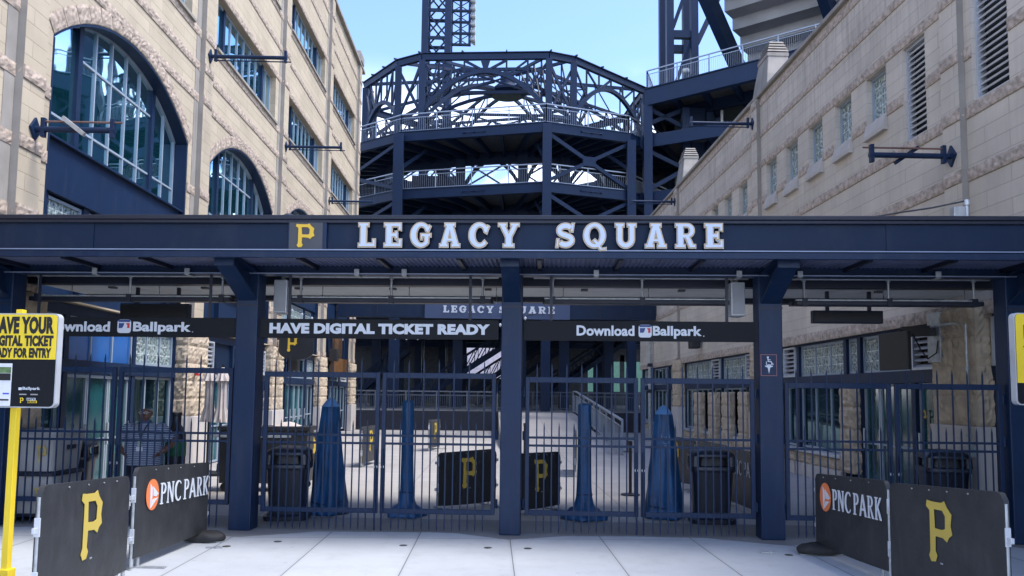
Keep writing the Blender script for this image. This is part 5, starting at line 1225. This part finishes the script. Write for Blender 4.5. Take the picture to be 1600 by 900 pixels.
b.build('faded_print', mat('faded_print', (.16, .24, .36), .6), t)
def column_cover(x, y, H, r, label, seed):
    t = thing('covered_post', label, 'covered post', (x, y, 0), 0, 'blue covered posts'); n_ = 40; rg = random.Random(seed); ph = [rg.uniform(0, 6.28) for _ in range(4)]
    def ring(z, q):
        return [((q+(.10*q)*math.sin(5*a+ph[0]+z*2)*(1 if z < .3 else .35)+.05*q*math.sin(9*a+ph[1]+z*4))*math.cos(a), (q+(.10*q)*math.sin(5*a+ph[0]+z*2)*(1 if z < .3 else .35)+.05*q*math.sin(9*a+ph[1]+z*4))*math.sin(a), z+(.03*math.sin(4*a+ph[2]) if .02 < z < .2 else 0)) for a in [2*math.pi*i/n_ for i in range(n_)]]
    b = MB(); b.loft([ring(z, q) for z, q in ((.004, r*3.2), (.05, r*3.3), (.11, r*2.7), (.15, r*1.7), (.22, r*1.35), (.34, r*1.15), (.6, r*1.06), (1.0, r), (1.4, r*1.02), (H-.03, r), (H, r*.9), (H+.006, r*.4))]); b.build('cover', BLUEC, t, smooth=70)
    b = MB(); b.tube([(r*math.cos(a)*1.16, r*math.sin(a)*1.16, .36+.01*math.sin(3*a)) for a in [2*math.pi*i/20 for i in range(20)]], .010, 6, True); b.build('tie', mat('dark_cord', (.01, .03, .09), .7), t)
column_cover(-1.27, 12.35, 1.74, .088, 'slim blue covered post left of the net barricade', 1); column_cover(1.42, 12.2, 1.72, .10, 'slim blue covered post right of the centre post', 5)

# ------------------------------------------------------------------ parasols, carts, counter, stanchions
def parasol(x, y, label):
    t = thing('closed_parasol', label, 'parasol', (x, y, 0), rnd.uniform(0, 1), 'closed parasols by the left wall'); n_ = 40
    ring = lambda z, r, am: [(.78*r*(1+am*math.sin(8*a+z*.7))*math.cos(a), .78*r*(1+am*math.sin(8*a+z*.7))*math.sin(a), z) for a in [2*math.pi*i/n_ for i in range(n_)]]
    b = MB(); b.loft([ring(1.16, .20, .34), ring(1.3, .17, .3), ring(1.5, .12, .22), ring(1.9, .11, .2), ring(2.12, .12, .2), ring(2.13, .05, .1)]); b.build('canopy', BEIGE, t, smooth=70)
    b = MB(); b.loft([ring(2.08, .19, .25), ring(2.12, .17, .22), ring(2.3, .10, .12), ring(2.38, .04, .05)]); b.build('vent_cap', BEIGE, t, smooth=70)
    b = MB(); b.tube([(0, 0, .05), (0, 0, 2.45)], .024, 10); b.build('pole', BLACK, t)
    b = MB(); b.lathe([(0, .004), (.28, .004), (.28, .05), (.06, .08), (.05, .25), (0, .25)], 20); b.build('base', BLACK, t)
parasol(-6.36, 18.3, 'left one of the two closed beige parasols'); parasol(-6.02, 18.1, 'right one of the two closed beige parasols')
def bin_box(z0, label, e):
    t = thing('storage_bin', label, 'bin', (-6.47, 11.85, z0), R(-3), 'pale storage bins behind the left gate')
    b = MB(); b.loft([sq(.36, .004, 28, 9), sq(.40, .50, 28, 9), sq(.40, .52, 28, 9)]); b.build('box', CARTM, t, smooth=40)
    b = MB(); b.loft([sq(.42, .521, 28, 9), sq(.42, .56, 28, 9), sq(.39, .575, 28, 9)]); b.build('lid', CARTM if e else NAVYD, t, smooth=40)
    for x in (-.18, .22): vs, fs = emblem(.15, .24, .004); MB().add([(p[0]+x-.07, -.405-p[2]+.03*(p[1]<.1), p[1]+.13) for p in vs], fs).build('emblem', mat('faded_gold_print', (.52, .40, .14), .6), t)
    b = MB(); b.box(.402, .425, -.1, .1, .3, .36); b.box(-.425, -.402, -.1, .1, .3, .36); b.build('handle', NAVYD, t)
bin_box(.12, 'pale storage bin with gold emblems, lower of the stack', 0); bin_box(.70, 'pale storage bin with gold emblems, upper of the stack', 1)
t = thing('bin_dolly', 'low dark dolly under the stack of pale bins', 'dolly', (-6.47, 11.85, 0), R(-3)); b = MB(); b.box(-.42, .42, -.36, .36, .08, .119); b.build('deck', NAVYD, t)
for sx in (-1, 1):
    for sy in (-1, 1): b = MB(); b.tube([(sx*.34-.015, sy*.28, .04), (sx*.34+.015, sy*.28, .04)], .038, 12); b.build('wheel', BLACK, t)
t = thing('vending_counter', 'long black vending counter behind the left trash can', 'counter', (-4.25, 15.5, 0), R(2))
b = MB(); b.box(-.85, .85, -.35, .35, 1.12, 1.2); b.build('top', BLACK, t, bevel=.01); b = MB(); b.box(-.80, .80, -.32, .32, .15, 1.119); b.build('cabinet', CHAR, t, bevel=.01)
b = MB(); b.box(-.9, .5, -.42, -.1, 1.0, 1.04); b.build('shelf', GALV, t)
for x in (-.7, .7): b = MB(); b.tube([(x, -.3, .08), (x, -.26, .08)], .078, 14); b.tube([(x, .26, .08), (x, .3, .08)], .078, 14); b.build('wheel', RUBBER, t)
b = MB(); b.grid(lambda u, v: (-.25+.5*u, -.2+.35*v, 1.203+.08*max(0, math.sin(math.pi*u)*math.sin(math.pi*v))*(1+.4*noise.noise(Vector((u*5, v*5, 1))))), 14, 10); o = b.build('folded_cloth', BEIGE, None, smooth=60, loc=(-3.9, 15.6, 0)); tag(o, 'crumpled beige cloth lying on the black vending counter', 'cloth')
def stanchion(x, y, label):
    t = thing('stanchion', label, 'stanchion', (x, y, 0), 0, 'black stanchions on the plaza')
    b = MB(); b.lathe([(0, .004), (.18, .004), (.18, .02), (.05, .04), (0, .04)], 20); b.build('base', BLACK, t, smooth=40); b = MB(); b.tube([(0, 0, .035), (0, 0, .98)], .03, 10); b.lathe([(.04, .93), (.04, 1.0), (0, 1.01)], 12); b.build('post', BLACK, t, smooth=40)
stanchion(2.62, 15.1, 'black stanchion just left of the right blue cone'); stanchion(1.0, 24.0, 'thin black stanchion far back on the plaza before the ramp'); stanchion(4.5, 26.5, 'black stanchion by the foot of the sloping handrail')

# ------------------------------------------------------------------ things on the walls
def arm(wx, y, z, n_, ln, label, big=False):
    t = thing('banner_arm', label, 'banner arm', (wx, y, z), 0 if n_ > 0 else math.pi, 'navy banner arms on the walls')
    b = MB(); b.prism([(0, .18), (.14, 0), (0, -.18), (-.14, 0)], lambda a, c: (.0, a, c), lambda a, c: (.035, a, c)); b.build('wall_plate', NAVY, t, bevel=.004)
    b = MB(); b.tube([(.02, 0, 0), (ln, 0, 0)], .045, 12); b.build('arm_tube', NAVY, t, smooth=40)
    b = MB(); b.tube([(.10, 0, .12 if big else -.10), (ln+.1, 0, .12 if big else -.10)], .016, 8); b.build('rod', mat('rusty_rod', (.16, .09, .07), .7, var=.3) if big else NAVY, t)
    b = MB()
    for x in (.14, ln-.04): b.box(x-.03, x+.03, -.04, .04, -.12, .17)
    b.build('bracket', NAVY, t, bevel=.004, split=True)
    if big: b = MB(); b.bar((ln*.38, -.07, .16), (ln*.66, -.09, -.10), .06, .06); b.build('loose_strut', GALV if n_ > 0 else NAVY, t)
arm(-6.88, 11.85, 5.72, 1, 1.2, 'navy banner arm with rusty rod on the near left pilaster', True)
arm(-6.88, 18.85, 9.88, 1, 1.85, 'navy banner arm under the upper windows, second along the left wall')
arm(-6.88, 25.95, 9.9, 1, 1.85, 'navy banner arm on the left wall, third from the street')
arm(-6.88, 33.0, 9.8, 1, 1.85, 'farthest navy banner arm on the left wall just above the canopy')
arm(7.35, 12.4, 5.74, -1, 1.35, 'navy banner arm with diagonal strut on the near right pilaster', True)
arm(7.35, 22.1, 9.62, -1, 1.8, 'navy banner arm near the roofline of the right wall')
arm(7.35, 31.8, 9.72, -1, 1.8, 'farthest navy banner arm on the right wall before the ramp tower')
t = thing('wall_speaker', 'small black loudspeaker high on the right wall', 'loudspeaker', (7.45, 28.3, 3.55), 0, 'black wall loudspeakers')
b = MB(); b.box(-.42, -.08, -.2, .2, 0, .52); b.build('cabinet', BLACK, t, bevel=.03); b = MB(); b.bar((-.1, 0, .26), (0, 0, .26), .06, .06); b.build('mount', BLACK, t)
for y, z, lb in ((26.9, 2.55, 'black loudspeaker on the third left pier'), (33.6, 3.15, 'small black loudspeaker on the farthest left pier')):
    t = thing('wall_speaker', lb, 'loudspeaker', (-6.86, y, z), 0, 'black wall loudspeakers'); b = MB(); b.box(.08, .42, -.2, .2, 0, .52); b.build('cabinet', BLACK, t, bevel=.03); b = MB(); b.bar((-.0, 0, .26), (.1, 0, .26), .06, .06); b.build('mount', BLACK, t)
t = thing('fire_alarm', 'small red fire alarm box on the left stone pier', 'alarm', (-6.80, 18.6, 2.2), 0); b = MB(); b.box(0, .07, -.07, .07, 0, .17); b.build('box', RED, t, bevel=.008); b = MB(); b.box(.071, .076, -.04, .04, .05, .12); b.build('plate', WHITE, t)
t = thing('blade_sign', 'black half round sign with gold emblem on the left wall behind the ticket ready sign', 'sign', (-6.86, 25.7, 2.95), 0)
vs, fs = outline([[(0, .75), (0, .2)]+arc(.55, .2, .55, .28, 180, 360, 14)+[(1.1, .75)]], .10); MB().add([(p[0]+.06, p[2], p[1]) for p in vs], fs).build('board', BLACK, t)
vs, fs = emblem(.34, .55, .01); MB().add([(p[0]+.30, -.056-p[2], p[1]+.18) for p in vs], fs).build('emblem', GOLD, t); b = MB(); b.bar((0, 0, .6), (.1, 0, .6), .08, .08); b.build('mount', BLACK, t)
t = thing('shop_sign', 'weathered orange and brown shop sign board on the far left wall', 'sign', (-6.80, 33.9, 2.3), 0)
b = MB(); b.box(0, .12, 0, 3.4, .25, 1.05); b.build('board', mat('orange_brown_board', (.13, .055, .012), .6, var=.5, vscale=6), t); b = MB(); b.box(0, .10, .3, 2.0, 1.1, 2.0); b.build('poster', mat('dark_orange_poster', (.07, .035, .015), .5, var=.8, vscale=2), t)
t = thing('wall_television', 'black television on a swing arm beside the far right stone pier', 'television', (7.28, 12.9, 2.55), 0)
b = MB(); b.box(-.03, .02, -.16, .22, -.10, .72); b.build('wall_plate', GALV, t, bevel=.006); b = MB(); b.bar((-.03, 0, .42), (-.52, .12, .40), .10, .17); b.bar((-.52, .12, .40), (-.62, .18, .36), .08, .10); b.build('arm', BLACK, t, bevel=.006)
b = MB(); b.bar((-.66, .55, .08), (-.60, -.28, .08), .07, .62); b.build('screen', BLACK, t, bevel=.01); b = MB(); b.tube([(-.40, -.02, .36), (-.30, -.06, .1), (-.18, -.05, -.05), (-.05, -.08, .05), (-.03, -.1, .25)], .012, 6); b.build('cable', BLACK, t)
t = thing('conduit', 'grey conduit pipe running down the far right stone pier', 'conduit', (7.12, 11.86, 0), 0); b = MB(); b.tube([(.0, -.05, 0), (0, -.05, 2.98), (0, .3, 3.02), (0, .9, 3.02)], .022, 8); b.build('pipe', GALV, t, smooth=50)
b = MB()
for z in (.5, 1.3, 2.3): b.box(-.03, .03, -.08, .0, z, z+.03)
b.box(-.06, .06, -.10, .01, 1.0, 1.16); b.build('strap', GALV, t, split=True)
t = thing('drainpipe', 'grey drainpipe with collar in the corner of the far right wall', 'drainpipe', (7.30, 36.8, 0), 0); b = MB(); b.tube([(0, 0, 0), (0, 0, 4.9)], .07, 10); b.build('pipe', GALV, t); b = MB()
for z in (2.0, 3.2): b.box(-.1, .1, -.1, .1, z, z+.15)
b.build('collar', NAVYD, t, split=True)
# floodlight and cable on the canopy roof
p = gate(5.62, -.75, 4.056)
t = thing('floodlight', 'small grey floodlight on top of the canopy at right', 'floodlight', tuple(p), -GA); b = MB(); b.box(-.075, .075, -.06, .06, .03, .19); b.build('housing', GALV, t, bevel=.01); b = MB(); b.box(-.03, .03, -.03, .03, 0, .031); b.tube([(.11, 0, 0), (.11, 0, .24)], .02, 8); b.lathe([(.0, .2), (.035, .22), (.035, .28), (0, .3)], 12, (.11, 0, 0)); b.build('stand', SILVER, t)
o = MB().tube([tuple(gate(5.72, -.75, 4.33)), tuple(gate(5.3, -.75, 4.24)), tuple(gate(4.9, -.75, 4.18)), tuple(gate(4.55, -.75, 4.12)), tuple(gate(4.35, -.75, 4.062))], .012, 6).build('roof_cable', mat('dark_cable', (.06, .06, .065), .6)); tag(o, 'thin rod and cable sloping down to the canopy roof beside the floodlight', 'cable')
# string lights
t = thing('string_lights', 'string of small white bulbs sagging across the alley behind the sign', 'string lights', (-3, 23, 4.6), 0)
a, c = Vector((-6.7, 24.5, 4.62)), Vector((1.2, 21.0, 4.0)); pts = [lerp(a, c, i/24)-Vector((0, 0, .85*math.sin(math.pi*i/24))) for i in range(25)]
MB().tube(pts, .011, 5).build('wire', NAVYD, t, True); bulb = None
for i in range(1, 24):
    if bulb is None: bulb = MB().lathe([(0, -.10), (.035, -.06), (.03, -.02), (.015, 0), (0, 0)], 10).build('bulb', WHITE, t, smooth=50); bulb.location = pts[i]-Vector(t.location)
    else: o = bulb.copy(); COL.objects.link(o); o.parent = t; o.location = pts[i]-Vector(t.location)
# anchor covers in the pavement
for x, y in ((-3.14, 9.82), (-2.62, 10.15), (-1.05, 9.95), (-.02, 9.83), (.46, 9.8), (3.52, 9.5)):
    b = MB(); b.lathe([(0, .003), (.05, .003), (.045, .007), (0, .007)], 16); o = b.build('anchor_cover', mat('dark_iron_cover', (.05, .05, .05), .6), None, loc=(x, y, .001)); tag(o, 'small round dark metal cover set flush in the pale front pavement', 'floor cover', 'anchor covers in the pavement')
for x, y in ((-3.22, 9.72), (3.35, 9.62)):
    b = MB(); b.box(-.13, .06, -.02, .02, 0, .012); b.lathe([(0, .0), (.035, .0), (.035, .02), (0, .02)], 12); o = b.build('anchor_strap', GALV, None, loc=(x, y, .004)); tag(o, 'flat grey strap lying on the pavement beside the %s sandbag' % ('left' if x < 0 else 'right'), 'strap')

# ------------------------------------------------------------------ the man behind the gate
man = thing('person', 'man in a striped blue polo shirt with hands on hips behind the left gate', 'person', (-5.22, 12.3, 0), R(8))
V_, E_, RR = [], [], []
def J(p, r, par=None):
    V_.append(p); RR.append(r if isinstance(r, tuple) else (r, r))
    if par is not None: E_.append((par, len(V_)-1))
    return len(V_)-1
pel = J((0, .01, .78), (.15, .13)); sp1 = J((0, .0, .96), (.17, .15), pel); ch = J((0, .0, 1.17), (.17, .13), sp1); nb = J((0, .015, 1.33), (.085, .08), ch); nk = J((0, .0, 1.385), (.06, .06), nb)
jw = J((0, -.03, 1.445), (.080, .086), nk); hd = J((0, -.012, 1.525), (.092, .108), jw); tp = J((0, .0, 1.575), (.075, .088), hd)
ns = J((0, -.132, 1.495), .014, hd)
for s in (-1, 1):
    J((s*.105, .005, 1.50), .016, hd)
    sh = J((s*.20, .01, 1.30), .062, ch); ua = J((s*.31, .04, 1.18), .052, sh); el = J((s*.41, .05, 1.06), .046, ua); fa = J((s*.31, -.05, .965), .044, el); wr = J((s*.235, -.115, .90), .027, fa); pm = J((s*.205, -.155, .875), .030, wr)
    for k, (dx, dz, ln) in enumerate(((.0, .022, .070), (.0, .006, .080), (.0, -.010, .074), (.0, -.026, .058))):
        q1 = J((s*(.205-.032), -.172, .875+dz), .0095, pm); q2 = J((s*(.205-.032-ln*.55), -.178, .868+dz*1.1), .0085, q1); J((s*(.205-.032-ln), -.172, .858+dz*1.15), .0075, q2)
    q1 = J((s*.225, -.125, .925), .011, pm); J((s*.205, -.10, .955), .0095, q1)
    hp = J((s*.10, .01, .72), .10, pel); kn = J((s*.125, -.01, .42), .066, hp); an = J((s*.135, .01, .10), .042, kn); J((s*.15, -.13, .045), .036, an)
me = bpy.data.meshes.new('body'); me.from_pydata(V_, E_, []); me.materials.append(SKIN); bo = bpy.data.objects.new('body', me); COL.objects.link(bo); bo.parent = man
sk = bo.modifiers.new('skin', 'SKIN'); sk.use_smooth_shade = True; bo.modifiers.new('sub', 'SUBSURF').render_levels = 2; bo.modifiers['sub'].levels = 2
if not me.skin_vertices: me.attributes.new('skin', 'FLOAT', 'POINT')
for i, sv in enumerate(me.skin_vertices[0].data): sv.radius = RR[i]; sv.use_root = (i == 0)
def stripes():
    m = bpy.data.materials.new('striped_polo'); m.use_nodes = True; t = m.node_tree; b = t.nodes['Principled BSDF']; b.inputs['Roughness'].default_value = .85
    g = N(t, 'ShaderNodeTexCoord'); s = N(t, 'ShaderNodeSeparateXYZ'); t.links.new(g.outputs['Object'], s.inputs[0])
    mu = N(t, 'ShaderNodeMath', operation='MULTIPLY'); mu.inputs[1].default_value = 1/.027; t.links.new(s.outputs['Z'], mu.inputs[0]); fr = N(t, 'ShaderNodeMath', operation='FRACT'); t.links.new(mu.outputs[0], fr.inputs[0])
    gt = N(t, 'ShaderNodeMath', operation='GREATER_THAN'); gt.inputs[1].default_value = .66; t.links.new(fr.outputs[0], gt.inputs[0])
    mx = N(t, 'ShaderNodeMixRGB'); mx.inputs[1].default_value = (.07, .10, .19, 1); mx.inputs[2].default_value = (.42, .48, .58, 1); t.links.new(gt.outputs[0], mx.inputs[0]); t.links.new(mx.outputs[0], b.inputs['Base Color']); return m
POLO = stripes()
def ell(z, rx, ry, cy=0, n_=28): return [(rx*math.cos(2*math.pi*i/n_)*(1+.02*math.sin(5*2*math.pi*i/n_+z*9)), cy+ry*math.sin(2*math.pi*i/n_)*(1+.03*math.sin(7*2*math.pi*i/n_+z*14)), z) for i in range(n_)]
b = MB(); b.loft([ell(.735, .255, .195), ell(.75, .26, .20), ell(.86, .27, .215, -.015), ell(.98, .275, .225, -.02), ell(1.10, .27, .20, -.01), ell(1.22, .262, .165), ell(1.30, .225, .135, .005), ell(1.35, .13, .10, .01), ell(1.375, .085, .085, .005)], cap=False)
for s in (-1, 1): b.tube([(s*.17, .01, 1.29), (s*.235, .02, 1.275), (s*.31, .04, 1.185), (s*.355, .055, 1.115)], [.085, .092, .084, .080], 14)
b.build('shirt', POLO, man, smooth=70)
b = MB(); b.loft([ell(1.365, .088, .088, .005), ell(1.395, .078, .078, .005), ell(1.40, .082, .082, .005), ell(1.36, .10, .098, .005)], cap=False); b.build('collar', mat('navy_collar', (.04, .06, .12), .8), man, smooth=60)
TR = mat('navy_trousers', (.012, .016, .032), .8, var=.15); b = MB(); b.loft([ell(.62, .205, .155), ell(.72, .235, .18), ell(.80, .235, .18)], cap=True)
for s in (-1, 1): b.tube([(s*.105, .01, .70), (s*.12, .0, .55), (s*.128, -.01, .42), (s*.135, .0, .25), (s*.138, .01, .07)], [.125, .108, .092, .085, .085], 16)
b.build('trousers', TR, man, smooth=70)
for s in (-1, 1): b = MB(); b.loft([[(s*.147+.05*math.cos(a)*w_, -.07+.13*math.sin(a)*w_, z) for a in [2*math.pi*i/16 for i in range(16)]] for z, w_ in ((.004, 1), (.03, 1.03), (.06, .9), (.10, .6))]); b.build('shoe', BLACK, man, smooth=60)
b = MB()
for s in (-1, 1): b.bar((s*.07, -.07, 1.37), (s*.03, -.20, 1.24), .018, .004, (0, -1, .3)); b.bar((s*.03, -.20, 1.24), (.0, -.222, 1.13), .016, .004, (0, -1, .2))
b.build('lanyard', BLACK, man); b = MB(); b.box(-.03, .03, -.250, -.244, 1.03, 1.12); b.build('badge', mat('badge_print', (.35, .42, .36), .5, var=.4, vscale=40), man); b = MB(); b.box(-.045, .045, -.254, -.248, .955, 1.015); b.build('card', WHITE, man)
b = MB()
for s in (-1, 1): b.tube([(s*.037+.026*math.cos(a), -.121, 1.515+.018*math.sin(a)) for a in [2*math.pi*i/14 for i in range(14)]], .0035, 6, True); b.tube([(s*.065, -.117, 1.52), (s*.102, 0, 1.515)], .003, 6)
b.tube([(-.012, -.123, 1.518), (.012, -.123, 1.518)], .003, 6); b.build('glasses', SILVER, man)
b = MB()
for s in (-1, 1): b.lathe([(0, -.009), (.009, -.005), (.011, 0), (.009, .005), (0, .009)], 10, (s*.036, -.108, 1.512))
b.build('eyes', mat('eye_white', (.5, .48, .45), .3), man, smooth=60)
b = MB(); b.tube([(-.028, -.106, 1.448), (0, -.113, 1.446), (.028, -.106, 1.448)], [.004, .007, .004], 8); b.build('mouth', mat('dark_lips', (.07, .028, .024), .5), man, smooth=60)
